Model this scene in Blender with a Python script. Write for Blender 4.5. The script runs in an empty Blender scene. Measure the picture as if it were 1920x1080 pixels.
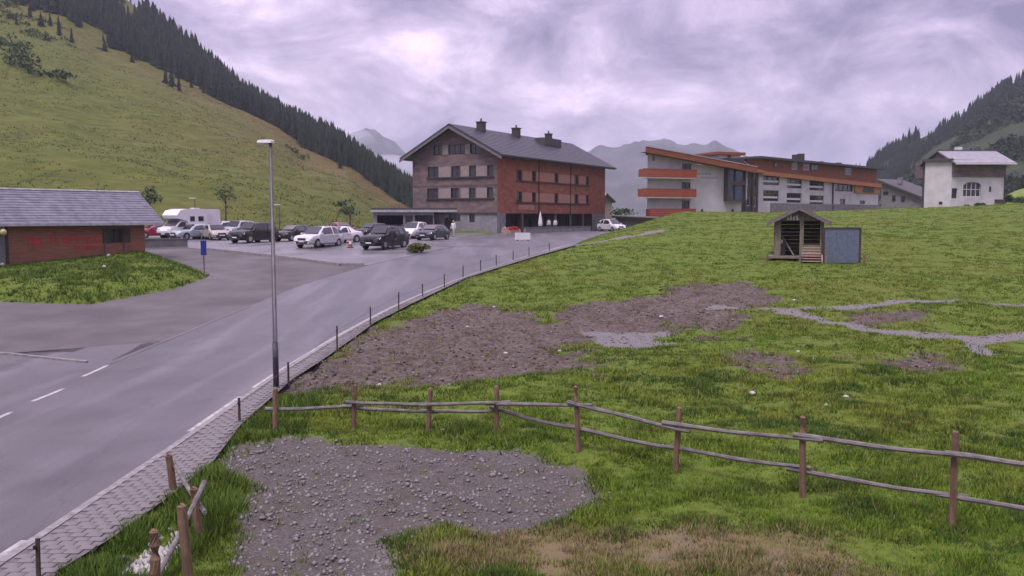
import bpy, bmesh, math, random
import numpy as np
from mathutils import Vector, Matrix

R_ = math.radians
rnd = random.Random(7)
nrg = np.random.default_rng(11)
SC = bpy.context.scene
COL = SC.collection

# ------------------------------------------------------------------ camera, sky, sun, exposure
CAMZ, FPX, PITCH = 5.0, 1663.0, math.atan(135 / 1663.0)
cam = bpy.data.cameras.new('camera')
cam.sensor_width = 36.0
cam.lens = 36.0 * FPX / 1920.0
cam.clip_start, cam.clip_end = 0.2, 16000
camo = bpy.data.objects.new('camera', cam)
camo.location = (0, 0, CAMZ)
camo.rotation_euler = (R_(90) - PITCH, 0, 0)
COL.objects.link(camo)
SC.camera = camo

SUN_EL, SUN_AZ = R_(64), R_(215)       # azimuth clockwise from +Y
world = bpy.data.worlds.new('World')
SC.world = world
world.use_nodes = True


def build_world():
    nt = world.node_tree
    N, Lk = nt.nodes, nt.links
    N.clear()
    out = N.new('ShaderNodeOutputWorld')
    bg = N.new('ShaderNodeBackground')
    bg.inputs['Strength'].default_value = 0.1
    Lk.new(bg.outputs[0], out.inputs['Surface'])
    sky = N.new('ShaderNodeTexSky')
    sky.sky_type = 'NISHITA'
    sky.sun_disc = False
    sky.sun_elevation = SUN_EL
    sky.sun_rotation = SUN_AZ
    sky.altitude = 1485
    tc = N.new('ShaderNodeTexCoord')
    sep = N.new('ShaderNodeSeparateXYZ')
    Lk.new(tc.outputs['Generated'], sep.inputs[0])

    def m(op, a, b=None, c=None, clamp=False):
        n = N.new('ShaderNodeMath')
        n.operation = op
        n.use_clamp = clamp
        for i, v in enumerate((a, b, c)):
            if v is None:
                continue
            if isinstance(v, (int, float)):
                n.inputs[i].default_value = v
            else:
                Lk.new(v, n.inputs[i])
        return n.outputs[0]
    z = m('MAXIMUM', sep.outputs['Z'], 0.0)
    den = m('ADD', z, 0.30)
    ux = m('DIVIDE', sep.outputs['X'], den)
    uy = m('DIVIDE', sep.outputs['Y'], den)
    cmb = N.new('ShaderNodeCombineXYZ')
    Lk.new(m('MULTIPLY_ADD', ux, 0.12, sep.outputs['X']), cmb.inputs[0]); Lk.new(m('MULTIPLY_ADD', uy, 0.12, sep.outputs['Y']), cmb.inputs[1]); Lk.new(m('MULTIPLY', z, 2.1), cmb.inputs[2])

    def noise(scale, detail, rough, dist, off):
        mp = N.new('ShaderNodeMapping')
        mp.inputs['Location'].default_value = off
        mp.inputs['Scale'].default_value = (1.0, 1.0, 1.0)
        Lk.new(cmb.outputs[0], mp.inputs[0])
        n = N.new('ShaderNodeTexNoise')
        n.inputs['Scale'].default_value = scale
        n.inputs['Detail'].default_value = detail
        n.inputs['Roughness'].default_value = rough
        n.inputs['Distortion'].default_value = dist
        Lk.new(mp.outputs[0], n.inputs['Vector'])
        return n.outputs['Fac']
    big = noise(2.3, 4.0, 0.5, 0.3, (4.6, 1.2, 0.3))
    mid = noise(5.6, 10.0, 0.6, 0.45, (7.3, 2.2, 0.0))
    f = m('ADD', m('MULTIPLY', big, 0.42), m('MULTIPLY', mid, 0.58))
    ramp = N.new('ShaderNodeValToRGB')
    Lk.new(f, ramp.inputs[0])
    e = ramp.color_ramp.elements
    e[0].position, e[0].color = 0.39, (1.5, 1.32, 2.25, 1)
    e[1].position, e[1].color = 0.63, (8.64, 6.84, 8.82, 1)
    k = ramp.color_ramp.elements.new(0.46); k.color = (2.85, 2.375, 3.61, 1)
    k = ramp.color_ramp.elements.new(0.54); k.color = (4.928, 4.004, 5.544, 1)
    # overcast sky brightens towards the zenith
    grad = m('ADD', 0.97, m('MULTIPLY', z, 2.6))
    sc = N.new('ShaderNodeVectorMath'); sc.operation = 'SCALE'
    Lk.new(ramp.outputs[0], sc.inputs[0]); Lk.new(grad, sc.inputs['Scale'])
    mix = N.new('ShaderNodeMixRGB')
    mix.inputs[0].default_value = 0.93
    Lk.new(sky.outputs[0], mix.inputs[1]); Lk.new(sc.outputs[0], mix.inputs[2])
    Lk.new(mix.outputs[0], bg.inputs['Color'])


build_world()
sl = bpy.data.lights.new('sun', 'SUN')
sl.energy, sl.angle, sl.color = 3.3, R_(22), (1.0, 0.93, 0.9)
so = bpy.data.objects.new('sun', sl)
so.rotation_euler = (R_(90) - SUN_EL, 0, -SUN_AZ + math.pi)
so.location = (0, 0, 60)
COL.objects.link(so)
vs = SC.view_settings
vs.view_transform, vs.look, vs.exposure, vs.gamma = 'Standard', 'None', 0.2, 1.0
vs.use_curve_mapping = False
SC.render.engine = 'CYCLES'
cy = SC.cycles
cy.use_denoising = True
cy.max_bounces, cy.diffuse_bounces, cy.glossy_bounces = 6, 2, 2
cy.transmission_bounces, cy.transparent_max_bounces, cy.volume_bounces = 3, 6, 1

# ------------------------------------------------------------------ helpers
OFF = {}


def tag(o, label=None, cat=None, group=None, kind=None):
    if label: o['label'] = label
    if cat: o['category'] = cat
    if group: o['group'] = group
    if kind: o['kind'] = kind
    return o


def thing(name, loc, label, cat, group=None):
    o = bpy.data.objects.new(name, None)
    o.empty_display_size = 0.3
    COL.objects.link(o)
    o.location = loc
    OFF[o.name] = Vector(loc)
    return tag(o, label, cat, group)


def link(name, me, mats=None, parent=None, smooth=False):
    if mats is not None:
        for m in (mats if isinstance(mats, (list, tuple)) else [mats]):
            me.materials.append(m)
    o = bpy.data.objects.new(name, me)
    COL.objects.link(o)
    if parent is not None:
        o.parent = parent
        OFF[o.name] = OFF.get(parent.name, Vector((0, 0, 0)))
    else:
        OFF[o.name] = Vector((0, 0, 0))
    if smooth:
        me.polygons.foreach_set('use_smooth', [True] * len(me.polygons))
    return o


class MB:
    """collects shapes in world coordinates; build() links them as one mesh object"""
    def __init__(s):
        s.v, s.f, s.m = [], [], []

    def add(s, vs_, fs, mi=0):
        n = len(s.v)
        s.v += [tuple(p) for p in vs_]
        s.f += [tuple(i + n for i in f) for f in fs]
        s.m += [mi] * len(fs)
        return s

    def hexa(s, p, mi=0):          # 4 bottom then 4 top
        return s.add(p, [(3, 2, 1, 0), (4, 5, 6, 7), (0, 1, 5, 4), (1, 2, 6, 5), (2, 3, 7, 6), (3, 0, 4, 7)], mi)

    def ob(s, o, U, V, W, mi=0):   # box from a corner and three edge vectors
        o, U, V, W = Vector(o), Vector(U), Vector(V), Vector(W)
        return s.hexa([o, o + U, o + U + V, o + V, o + W, o + U + W, o + U + V + W, o + V + W], mi)

    def box(s, c, sx, sy, sz, rz=0.0, mi=0):   # c = bottom centre
        ca, sa = math.cos(rz), math.sin(rz)
        U, V = Vector((ca, sa, 0)) * sx, Vector((-sa, ca, 0)) * sy
        return s.ob(Vector(c) - U / 2 - V / 2, U, V, (0, 0, sz), mi)

    def quad(s, a, b, c, d, mi=0):
        return s.add([a, b, c, d], [(0, 1, 2, 3)], mi)

    def prism(s, poly, ext, mi=0):
        n = len(poly); e = Vector(ext)
        vs_ = [Vector(p) for p in poly] + [Vector(p) + e for p in poly]
        fs = [tuple(range(n))[::-1], tuple(range(n, 2 * n))] + [(i, (i + 1) % n, n + (i + 1) % n, n + i) for i in range(n)]
        return s.add(vs_, fs, mi)

    def tube(s, pts, r, n=8, mi=0, cap=True):
        pts = [Vector(p) for p in pts]
        rs = r if isinstance(r, (list, tuple)) else [r] * len(pts)
        vs_, fs = [], []
        for i, p in enumerate(pts):
            d = (pts[min(i + 1, len(pts) - 1)] - pts[max(i - 1, 0)]).normalized()
            a = d.cross(Vector((0, 0, 1)))
            if a.length < 1e-3: a = Vector((1, 0, 0))
            a.normalize(); b = d.cross(a)
            for k in range(n):
                t = 2 * math.pi * k / n
                vs_.append(p + (a * math.cos(t) + b * math.sin(t)) * rs[i])
        for i in range(len(pts) - 1):
            for k in range(n):
                fs.append((i * n + k, i * n + (k + 1) % n, (i + 1) * n + (k + 1) % n, (i + 1) * n + k))
        if cap:
            fs.append(tuple(range(n))[::-1]); fs.append(tuple(range((len(pts) - 1) * n, len(pts) * n)))
        return s.add(vs_, fs, mi)

    def build(s, name, mats, parent=None, label=None, smooth=False):
        off = OFF.get(parent.name, Vector((0, 0, 0))) if parent is not None else Vector((0, 0, 0))
        me = bpy.data.meshes.new(name)
        me.from_pydata([(x - off.x, y - off.y, z - off.z) for x, y, z in s.v], [], s.f)
        if any(s.m): me.polygons.foreach_set('material_index', s.m)
        o = link(name, me, mats, parent, smooth)
        if label: o['label'] = label
        return o


def sm(t):
    t = np.clip(t, 0, 1)
    return t * t * (3 - 2 * t)


def H(x, y):
    """smooth base terrain: flat in front, climbing to the pass, meadow rising to the right"""
    x = np.asarray(x, float); y = np.asarray(y, float)
    r = 2.65 * sm((y - 28) / 52) + 0.0045 * np.clip(y - 80, 0, 45)
    edge = (y - 62) * 0.235 - 1.0
    k = 0.041 * sm((x - edge) / 11.0) + 0.020 * np.clip((x - 40) / 32, 0, 1)
    r = r + k * np.clip(np.minimum(y, 122) - 60, 0, None)
    r = r - 0.022 * np.clip(y - 124, 0, 90) * sm((x - 8) / 8)
    return r


def Hs(x, y):
    return float(H(x, y))


CAMP = Vector((0, 0, CAMZ))


def ray(px, py):
    a, b = (px - 960) / FPX, (540 - py) / FPX
    cp, sp = math.cos(PITCH), math.sin(PITCH)
    return Vector((a, cp + b * sp, -sp + b * cp))


def at(px, py, Y):
    d = ray(px, py)
    return CAMP + d * (Y / d.y)


def ground(px, py, dz=0.0):
    d = ray(px, py)
    lo, prev = None, None
    Y = 6.0
    while Y < 300:
        p = CAMP + d * (Y / d.y)
        if p.z <= Hs(p.x, p.y) + dz:
            a, b = Y - 0.5, Y
            for _ in range(14):
                m_ = (a + b) / 2
                q = CAMP + d * (m_ / d.y)
                if q.z <= Hs(q.x, q.y) + dz: b = m_
                else: a = m_
            return CAMP + d * (b / d.y)
        Y += 0.5
    return CAMP + d * (300 / d.y)


def hit(px, py, O, Nn):
    d = ray(px, py)
    t = (O - CAMP).dot(Nn) / d.dot(Nn)
    return CAMP + d * t


def poly_sd(X, Y, poly):
    """signed distance (positive inside) of points to a polygon in plan"""
    P = np.array([(p[0], p[1]) for p in poly], float)
    ins = np.zeros(X.shape, bool); best = np.full(X.shape, 1e9)
    for i in range(len(P)):
        (x0, y0), (x1, y1) = P[i], P[(i + 1) % len(P)]
        c = ((y0 > Y) != (y1 > Y)) & (X < (x1 - x0) * (Y - y0) / ((y1 - y0) + 1e-12) + x0)
        ins ^= c
        dx, dy = x1 - x0, y1 - y0
        t = np.clip(((X - x0) * dx + (Y - y0) * dy) / (dx * dx + dy * dy + 1e-12), 0, 1)
        best = np.minimum(best, np.hypot(X - x0 - t * dx, Y - y0 - t * dy))
    return np.where(ins, best, -best)


def line_d(X, Y, pts):
    best = np.full(X.shape, 1e9)
    for (x0, y0), (x1, y1) in zip(pts[:-1], pts[1:]):
        dx, dy = x1 - x0, y1 - y0
        t = np.clip(((X - x0) * dx + (Y - y0) * dy) / (dx * dx + dy * dy + 1e-12), 0, 1)
        best = np.minimum(best, np.hypot(X - x0 - t * dx, Y - y0 - t * dy))
    return best


_perm = nrg.random((64, 64))


def vnoise(x, y, s):
    """cheap tiling value noise for numpy arrays"""
    x = np.asarray(x) / s; y = np.asarray(y) / s
    i, j = np.floor(x).astype(int), np.floor(y).astype(int)
    fx, fy = x - i, y - j
    fx, fy = fx * fx * (3 - 2 * fx), fy * fy * (3 - 2 * fy)
    g = lambda a, b: _perm[a % 64, b % 64]
    return (g(i, j) * (1 - fx) + g(i + 1, j) * fx) * (1 - fy) + (g(i, j + 1) * (1 - fx) + g(i + 1, j + 1) * fx) * fy


def fbm(x, y, s, o=4):
    t, a, w = 0, 1.0, 0
    for k in range(o):
        t = t + a * vnoise(np.asarray(x) + 17.3 * k, np.asarray(y) + 9.1 * k, s / 2 ** k); w += a; a *= 0.5
    return t / w


# ------------------------------------------------------------------ materials
def nodes(name):
    m = bpy.data.materials.new(name)
    m.use_nodes = True
    nt = m.node_tree
    return m, nt.nodes, nt.links, nt.nodes['Principled BSDF']


def pmat(name, c1, c2=None, scale=4.0, rough=0.8, rough2=None, bump=0.0, bscale=None, metal=0.0, spec=0.4,
         stretch=(1, 1, 1), lo=0.35, hi=0.65, detail=6.0, coat=0.0, attr=None):
    m, N, Lk, b = nodes(name)
    b.inputs['Roughness'].default_value = rough
    b.inputs['Metallic'].default_value = metal
    b.inputs['Specular IOR Level'].default_value = spec
    if coat: b.inputs['Coat Weight'].default_value = coat; b.inputs['Coat Roughness'].default_value = 0.08
    c2 = c2 or tuple(c * 0.82 for c in c1)
    tc = N.new('ShaderNodeTexCoord')
    mp = N.new('ShaderNodeMapping'); mp.inputs['Scale'].default_value = stretch
    Lk.new(tc.outputs['Object'], mp.inputs[0])
    n = N.new('ShaderNodeTexNoise')
    n.inputs['Scale'].default_value = scale; n.inputs['Detail'].default_value = detail
    Lk.new(mp.outputs[0], n.inputs['Vector'])
    r = N.new('ShaderNodeValToRGB')
    r.color_ramp.elements[0].position, r.color_ramp.elements[0].color = lo, (*c1, 1)
    r.color_ramp.elements[1].position, r.color_ramp.elements[1].color = hi, (*c2, 1)
    Lk.new(n.outputs['Fac'], r.inputs[0])
    col = r.outputs[0]
    if attr:
        a = N.new('ShaderNodeAttribute'); a.attribute_name = attr
        mx = N.new('ShaderNodeMixRGB'); mx.blend_type = 'MULTIPLY'; mx.inputs[0].default_value = 1
        Lk.new(col, mx.inputs[1]); Lk.new(a.outputs['Color'], mx.inputs[2]); col = mx.outputs[0]
    Lk.new(col, b.inputs['Base Color'])
    if rough2 is not None:
        mr = N.new('ShaderNodeMapRange')
        mr.inputs['To Min'].default_value, mr.inputs['To Max'].default_value = rough, rough2
        mr.inputs['From Min'].default_value, mr.inputs['From Max'].default_value = lo, hi
        Lk.new(n.outputs['Fac'], mr.inputs[0]); Lk.new(mr.outputs[0], b.inputs['Roughness'])
    if bump:
        n2 = N.new('ShaderNodeTexNoise'); n2.inputs['Scale'].default_value = bscale or scale * 4
        n2.inputs['Detail'].default_value = 5
        Lk.new(mp.outputs[0], n2.inputs['Vector'])
        bp = N.new('ShaderNodeBump'); bp.inputs['Strength'].default_value = bump; bp.inputs['Distance'].default_value = 0.05
        Lk.new(n2.outputs['Fac'], bp.inputs['Height']); Lk.new(bp.outputs[0], b.inputs['Normal'])
    return m


def glass_mat(name, c, rough=0.06):
    return pmat(name, c, tuple(x * 0.5 for x in c), scale=0.8, rough=rough, spec=0.7)


M = {}
def asphalt_mat(name, c1, c2, r0, r1, stretch):
    m = pmat(name, c1, c2, scale=0.35, rough=r0, rough2=r1, bump=0.25, bscale=60, spec=0.5)
    nt = m.node_tree; N, Lk = nt.nodes, nt.links; b = N['Principled BSDF']
    src = b.inputs['Base Color'].links[0].from_socket
    tc = N.new('ShaderNodeTexCoord')

    def layer(src, node_fac, lo, hi, col, amt):
        mr = N.new('ShaderNodeMapRange'); mr.inputs['From Min'].default_value, mr.inputs['From Max'].default_value = lo, hi
        mr.inputs['To Max'].default_value = amt; Lk.new(node_fac, mr.inputs[0])
        mx = N.new('ShaderNodeMixRGB'); Lk.new(mr.outputs[0], mx.inputs[0]); Lk.new(src, mx.inputs[1]); mx.inputs[2].default_value = (*col, 1)
        return mx.outputs[0]

    def noise(sc, st, det=5):
        mp = N.new('ShaderNodeMapping'); mp.inputs['Scale'].default_value = st; Lk.new(tc.outputs['Object'], mp.inputs[0])
        n = N.new('ShaderNodeTexNoise'); n.inputs['Scale'].default_value = sc; n.inputs['Detail'].default_value = det; Lk.new(mp.outputs[0], n.inputs['Vector']); return n.outputs['Fac']
    src = layer(src, noise(1.0, stretch), 0.5, 0.72, tuple(x * 1.7 for x in c2), 0.6)      # polished wheel tracks
    src = layer(src, noise(0.5, (1, 0.4, 1), 8), 0.57, 0.68, tuple(x * 0.6 for x in c1), 0.4)   # damp and tar patches
    src = layer(src, noise(30, (1, 1, 1), 3), 0.6, 0.75, tuple(x * 2.2 for x in c2), 0.5)    # chippings
    mp = N.new('ShaderNodeMapping'); mp.inputs['Scale'].default_value = (1, 0.35, 1); Lk.new(tc.outputs['Object'], mp.inputs[0])
    ds = N.new('ShaderNodeTexNoise'); ds.inputs['Scale'].default_value = 1.3; ds.inputs['Detail'].default_value = 6; Lk.new(mp.outputs[0], ds.inputs['Vector'])
    ad = N.new('ShaderNodeVectorMath'); ad.operation = 'ADD'; Lk.new(mp.outputs[0], ad.inputs[0]); Lk.new(ds.outputs['Color'], ad.inputs[1])
    vo = N.new('ShaderNodeTexVoronoi'); vo.feature = 'DISTANCE_TO_EDGE'; vo.inputs['Scale'].default_value = 0.28; Lk.new(ad.outputs[0], vo.inputs['Vector'])
    src = layer(src, vo.outputs['Distance'], 0.006, 0.0, tuple(x * 0.45 for x in c1), 0.45)    # cracks
    Lk.new(src, b.inputs['Base Color'])
    return m


M['asphalt'] = asphalt_mat('wet asphalt', (0.0672, 0.06552, 0.07224), (0.09072, 0.08736, 0.09576), 0.32, 0.52, (0.9, 0.05, 1))
M['parking'] = asphalt_mat('wet parking asphalt', (0.09, 0.0873, 0.0954), (0.135, 0.1296, 0.1395), 0.22, 0.44, (0.3, 0.3, 1))
M['gravel_yard'] = asphalt_mat('brown gravel yard', (0.08075, 0.0731, 0.0748), (0.0578, 0.05185, 0.05355), 0.6, 0.8, (0.25, 0.3, 1))
M['paint_line'] = pmat('worn white road paint', (0.368, 0.352, 0.352), (0.16, 0.152, 0.16), scale=5, rough=0.6, lo=0.42, hi=0.72)
M['paver'] = pmat('grey brown paver', (0.1615, 0.1462, 0.1462), (0.1062, 0.0969, 0.0986), scale=3.0, rough=0.6, bump=0.3, bscale=40)
M['paver_joint'] = pmat('paver sand joint', (0.135, 0.122, 0.124), (0.09, 0.083, 0.085), scale=6, rough=0.9)
M['kerb'] = pmat('granite kerb', (0.24, 0.225, 0.225), (0.15, 0.14, 0.145), scale=6, rough=0.7, bump=0.3, bscale=50)
M['concrete'] = pmat('weathered concrete', (0.128, 0.128, 0.132), (0.08, 0.084, 0.088), scale=1.2, rough=0.85, bump=0.2, bscale=20)
M['wood_post'] = pmat('weathered brown timber', (0.187, 0.1122, 0.07013), (0.1028, 0.06358, 0.04301), scale=5, rough=0.85, bump=0.4, bscale=24, stretch=(3, 3, 0.6))
M['wood_grey'] = pmat('silver grey rail timber', (0.175, 0.1575, 0.154), (0.091, 0.0805, 0.0784), scale=5, rough=0.85, bump=0.4, bscale=24, stretch=(1, 1, 3))
M['wood_dark'] = pmat('dark stake timber', (0.075, 0.052, 0.042), (0.035, 0.027, 0.025), scale=6, rough=0.85)
M['hut_wall'] = pmat('red brown timber wall', (0.25, 0.11, 0.058), (0.16, 0.075, 0.045), scale=2.2, rough=0.75, bump=0.3, bscale=14, stretch=(0.6, 0.6, 5))
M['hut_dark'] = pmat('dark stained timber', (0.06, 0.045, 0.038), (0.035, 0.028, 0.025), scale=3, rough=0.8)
M['hut_roof'] = pmat('blue grey slate', (0.15, 0.15, 0.185), (0.09, 0.09, 0.115), scale=2.0, rough=0.5, bump=0.3, bscale=9)
M['tin'] = pmat('pale tin flashing', (0.42, 0.42, 0.44), (0.28, 0.28, 0.3), scale=3, rough=0.4, metal=0.3)
M['red_paint'] = pmat('red sign paint', (0.5, 0.025, 0.035), (0.36, 0.02, 0.03), scale=4, rough=0.5)
M['hotel_gable'] = pmat('greyed larch shingle', (0.165, 0.12, 0.11), (0.09, 0.07, 0.068), scale=1.0, rough=0.85, bump=0.5, bscale=10, stretch=(1, 1, 2.2))
M['hotel_side'] = pmat('red brown shingle', (0.297, 0.1035, 0.0594), (0.1935, 0.0702, 0.0432), scale=0.9, rough=0.85, bump=0.5, bscale=10, stretch=(1, 1, 2.2))
M['hotel_roof'] = pmat('dark slate roof', (0.04875, 0.04745, 0.0585), (0.0273, 0.0273, 0.0351), scale=1.4, rough=0.45, bump=0.3, bscale=7)
M['shutter'] = pmat('pale larch shutter', (0.25, 0.205, 0.19), (0.19, 0.155, 0.145), scale=2.0, rough=0.8, stretch=(1, 1, 6))
M['shutter_red'] = pmat('warm larch shutter', (0.38, 0.2, 0.14), (0.3, 0.15, 0.11), scale=2.0, rough=0.8, stretch=(1, 1, 6))
M['stone'] = pmat('grey render plinth', (0.204, 0.1997, 0.2125), (0.1445, 0.1403, 0.153), scale=1.6, rough=0.85, bump=0.2, bscale=12)
M['frame_dark'] = pmat('dark window frame', (0.05, 0.04, 0.038), (0.035, 0.028, 0.028), scale=4, rough=0.6)
M['frame_white'] = pmat('white window frame', (0.6, 0.59, 0.6), (0.5, 0.49, 0.5), scale=4, rough=0.5)
M['glass'] = glass_mat('dark window glass', (0.03, 0.032, 0.036))
M['glass_blue'] = glass_mat('blue bay glass', (0.03, 0.055, 0.1))
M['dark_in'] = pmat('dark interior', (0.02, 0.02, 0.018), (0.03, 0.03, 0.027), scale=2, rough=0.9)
M['white_wall'] = pmat('white render', (0.5, 0.485, 0.495), (0.41, 0.395, 0.41), scale=0.6, rough=0.85, bump=0.1, bscale=16)
M['orange'] = pmat('orange stained boards', (0.288, 0.0612, 0.01872), (0.2088, 0.04608, 0.01584), scale=1.6, rough=0.6, stretch=(0.6, 0.6, 5))
M['orange_lt'] = pmat('amber stained boards', (0.4, 0.16, 0.048), (0.304, 0.112, 0.036), scale=1.6, rough=0.6, stretch=(0.6, 0.6, 5))
M['orange_dk'] = pmat('red orange panels', (0.2295, 0.0697, 0.0272), (0.1615, 0.051, 0.0238), scale=1.0, rough=0.7, stretch=(0.6, 0.6, 4))
M['roof_dark'] = pmat('dark flat roof sheet', (0.06, 0.055, 0.055), (0.04, 0.038, 0.04), scale=2, rough=0.6)
M['black_metal'] = pmat('black metal', (0.025, 0.025, 0.027), (0.015, 0.015, 0.016), scale=5, rough=0.5)
M['steel'] = pmat('galvanised grey steel', (0.1, 0.095, 0.105), (0.06, 0.058, 0.063), scale=9, rough=0.5, metal=0.4, stretch=(1, 1, 0.4))
M['lamp_head'] = pmat('pale lamp housing', (0.6, 0.58, 0.6), (0.5, 0.49, 0.5), scale=5, rough=0.4)
M['tyre'] = pmat('tyre rubber', (0.02, 0.02, 0.02), (0.028, 0.028, 0.028), scale=8, rough=0.85)
M['rim'] = pmat('alloy rim', (0.45, 0.45, 0.46), (0.25, 0.25, 0.26), scale=12, rough=0.35, metal=0.6)
M['car_glass'] = glass_mat('car glass', (0.025, 0.028, 0.032), 0.04)
M['light_glass'] = pmat('headlight glass', (0.6, 0.6, 0.62), (0.4, 0.4, 0.42), scale=10, rough=0.1)
M['tail_red'] = pmat('tail light red', (0.35, 0.02, 0.02), (0.25, 0.015, 0.015), scale=10, rough=0.2)
M['plate'] = pmat('number plate white', (0.6, 0.6, 0.6), (0.5, 0.5, 0.52), scale=10, rough=0.4)
M['plastic'] = pmat('black car trim', (0.03, 0.03, 0.032), (0.02, 0.02, 0.022), scale=8, rough=0.6)
M['blue_sign'] = pmat('blue sign face', (0.02, 0.035, 0.2), (0.015, 0.028, 0.16), scale=5, rough=0.4)
M['board_blue'] = pmat('blue grey board', (0.1275, 0.1573, 0.2125), (0.085, 0.1105, 0.153), scale=7, rough=0.7, bump=0.2, bscale=30)
M['shed_wood'] = pmat('old grey shed timber', (0.2, 0.175, 0.14), (0.115, 0.1, 0.082), scale=3, rough=0.85, bump=0.3, bscale=18, stretch=(4, 4, 0.7))
M['shed_roof'] = pmat('grey shingle roof', (0.16, 0.14, 0.15), (0.09, 0.08, 0.088), scale=4, rough=0.85, bump=0.4, bscale=14)
M['pink_wood'] = pmat('new pale timber', (0.38, 0.26, 0.2), (0.28, 0.19, 0.15), scale=4, rough=0.8, stretch=(1, 1, 3))
M['leaf'] = pmat('broad leaf green', (0.06, 0.1, 0.025), (0.035, 0.065, 0.018), scale=1.4, rough=0.7)
M['leaf_yellow'] = pmat('yellow green leaf', (0.13, 0.14, 0.03), (0.075, 0.085, 0.022), scale=2.5, rough=0.7)
M['bark'] = pmat('grey brown bark', (0.09, 0.07, 0.06), (0.055, 0.045, 0.04), scale=6, rough=0.9)
M['needle'] = pmat('spruce needles', (0.012, 0.0204, 0.0132), (0.0204, 0.03, 0.0156), scale=0.35, rough=0.8, attr=None)
M['stone_pale'] = pmat('pale limestone', (0.4, 0.384, 0.376), (0.272, 0.264, 0.264), scale=6, rough=0.8, bump=0.3, bscale=20)
M['stone_mid'] = pmat('grey gravel stone', (0.2, 0.185, 0.188), (0.1, 0.092, 0.096), scale=9, rough=0.8)
M['skin'] = pmat('skin', (0.45, 0.26, 0.2), (0.4, 0.22, 0.17), scale=8, rough=0.6)
M['hair'] = pmat('dark hair', (0.04, 0.028, 0.02), (0.03, 0.02, 0.015), scale=20, rough=0.7)
_cl = {}


def cloth(c):
    if c not in _cl: _cl[c] = pmat('cloth %d' % len(_cl), c, tuple(x * 0.75 for x in c), scale=9, rough=0.9)
    return _cl[c]


def car_paint(name, c):
    dk = max(c) < 0.1
    return pmat(name, c, tuple(x * 0.94 for x in c), scale=1.5, rough=0.3, spec=0.35 if dk else 0.5, coat=0.3 if dk else 0.6, metal=0.1)


def mesh_np(name, V, F, mats=None, parent=None, smooth=False, attrs=None, kind=None):
    me = bpy.data.meshes.new(name)
    V = np.asarray(V, np.float32); F = np.asarray(F, np.int32)
    me.vertices.add(len(V)); me.vertices.foreach_set('co', V.ravel())
    k = F.shape[1]
    me.loops.add(F.size); me.loops.foreach_set('vertex_index', F.ravel())
    me.polygons.add(len(F))
    me.polygons.foreach_set('loop_start', np.arange(0, F.size, k, dtype=np.int32))
    me.polygons.foreach_set('loop_total', np.full(len(F), k, np.int32))
    me.update(calc_edges=True)
    for an, arr in (attrs or {}).items():
        arr = np.asarray(arr, np.float32)
        if arr.ndim == 1:
            a = me.attributes.new(an, 'FLOAT', 'POINT'); a.data.foreach_set('value', arr)
        else:
            a = me.attributes.new(an, 'FLOAT_COLOR', 'POINT'); a.data.foreach_set('color', arr.ravel())
    o = link(name, me, mats, parent, smooth)
    if kind: o['kind'] = kind
    return o


def grid_faces(nr, nc):
    i = np.arange(nr - 1)[:, None] * nc + np.arange(nc - 1)[None, :]
    return np.stack([i, i + 1, i + nc + 1, i + nc], -1).reshape(-1, 4)
# ------------------------------------------------------------------ ground layout (traced once, then laid out in metres)
def G(pts):
    return [ground(*p) for p in pts]


kerb_line = G([(-160, 1190), (30, 1052), (90, 1012), (230, 915), (350, 832), (450, 760), (530, 703), (620, 645), (700, 600),
               (765, 567), (855, 529), (925, 504), (1003, 478), (1078, 459)])
pave_out = G([(30, 1190), (110, 1080), (210, 1018), (330, 930), (400, 872), (452, 802), (548, 716), (642, 652), (702, 608),
              (770, 573), (872, 524), (935, 504), (1010, 481), (1082, 461)])
road_left = G([(190, 684), (300, 641), (420, 592), (560, 537), (690, 498), (760, 482), (850, 464)])
road_poly = kerb_line + [Vector((13, 112, 0)), Vector((18, 150, 0)), Vector((2, 150, 0)), Vector((-3, 108, 0)), Vector((-5.5, 95, 0))] + road_left[::-1] + \
    G([(0, 664), (-300, 650)]) + [Vector((-34, 22, 0)), Vector((-30, 9, 0))]
yard_poly = G([(-300, 650), (0, 664), (190, 684), (300, 641), (420, 592), (560, 537), (690, 498), (640, 498), (560, 487), (460, 476),
               (385, 468), (350, 465), (272, 465)]) + [Vector((-38, 68, 0)), Vector((-46, 62, 0))]
park_poly = G([(350, 465), (385, 468), (460, 476), (560, 487), (640, 497), (690, 498), (760, 482), (850, 464)]) + \
    [Vector((-5.5, 95, 0)), Vector((-3, 108, 0)), Vector((-4, 113, 0)), Vector((-14, 118, 0)), Vector((-22, 113, 0)), Vector((-52, 108, 0)), Vector((-56, 84, 0)), Vector((-32, 68, 0))]
bank_poly = G([(-160, 500), (0, 497), (272, 478), (300, 482), (396, 518), (330, 541), (170, 571), (0, 566), (-160, 560)])
drive_poly = G([(395, 872), (450, 828), (640, 832), (860, 838), (1000, 852), (1100, 884), (1180, 960), (1060, 985), (820, 990), (690, 1012), (720, 1110), (420, 1110), (425, 1010)])
brook_poly = G([(195, 1085), (265, 1022), (300, 985), (338, 985), (345, 1020), (300, 1085)])
path_up = G([(1345, 575), (1500, 581), (1620, 573), (1720, 568), (1830, 566), (1960, 571)])
path_lo = G([(1480, 586), (1560, 604), (1620, 622), (1720, 636), (1800, 638), (1960, 627)])
path_far = G([(1078, 459), (1130, 454), (1200, 443), (1235, 434)])
pocket = G([(1740, 632), (1870, 632), (1880, 645), (1840, 662), (1800, 655)])
patch_gr = G([(1085, 622), (1180, 616), (1255, 620), (1240, 644), (1110, 650)])
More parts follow.
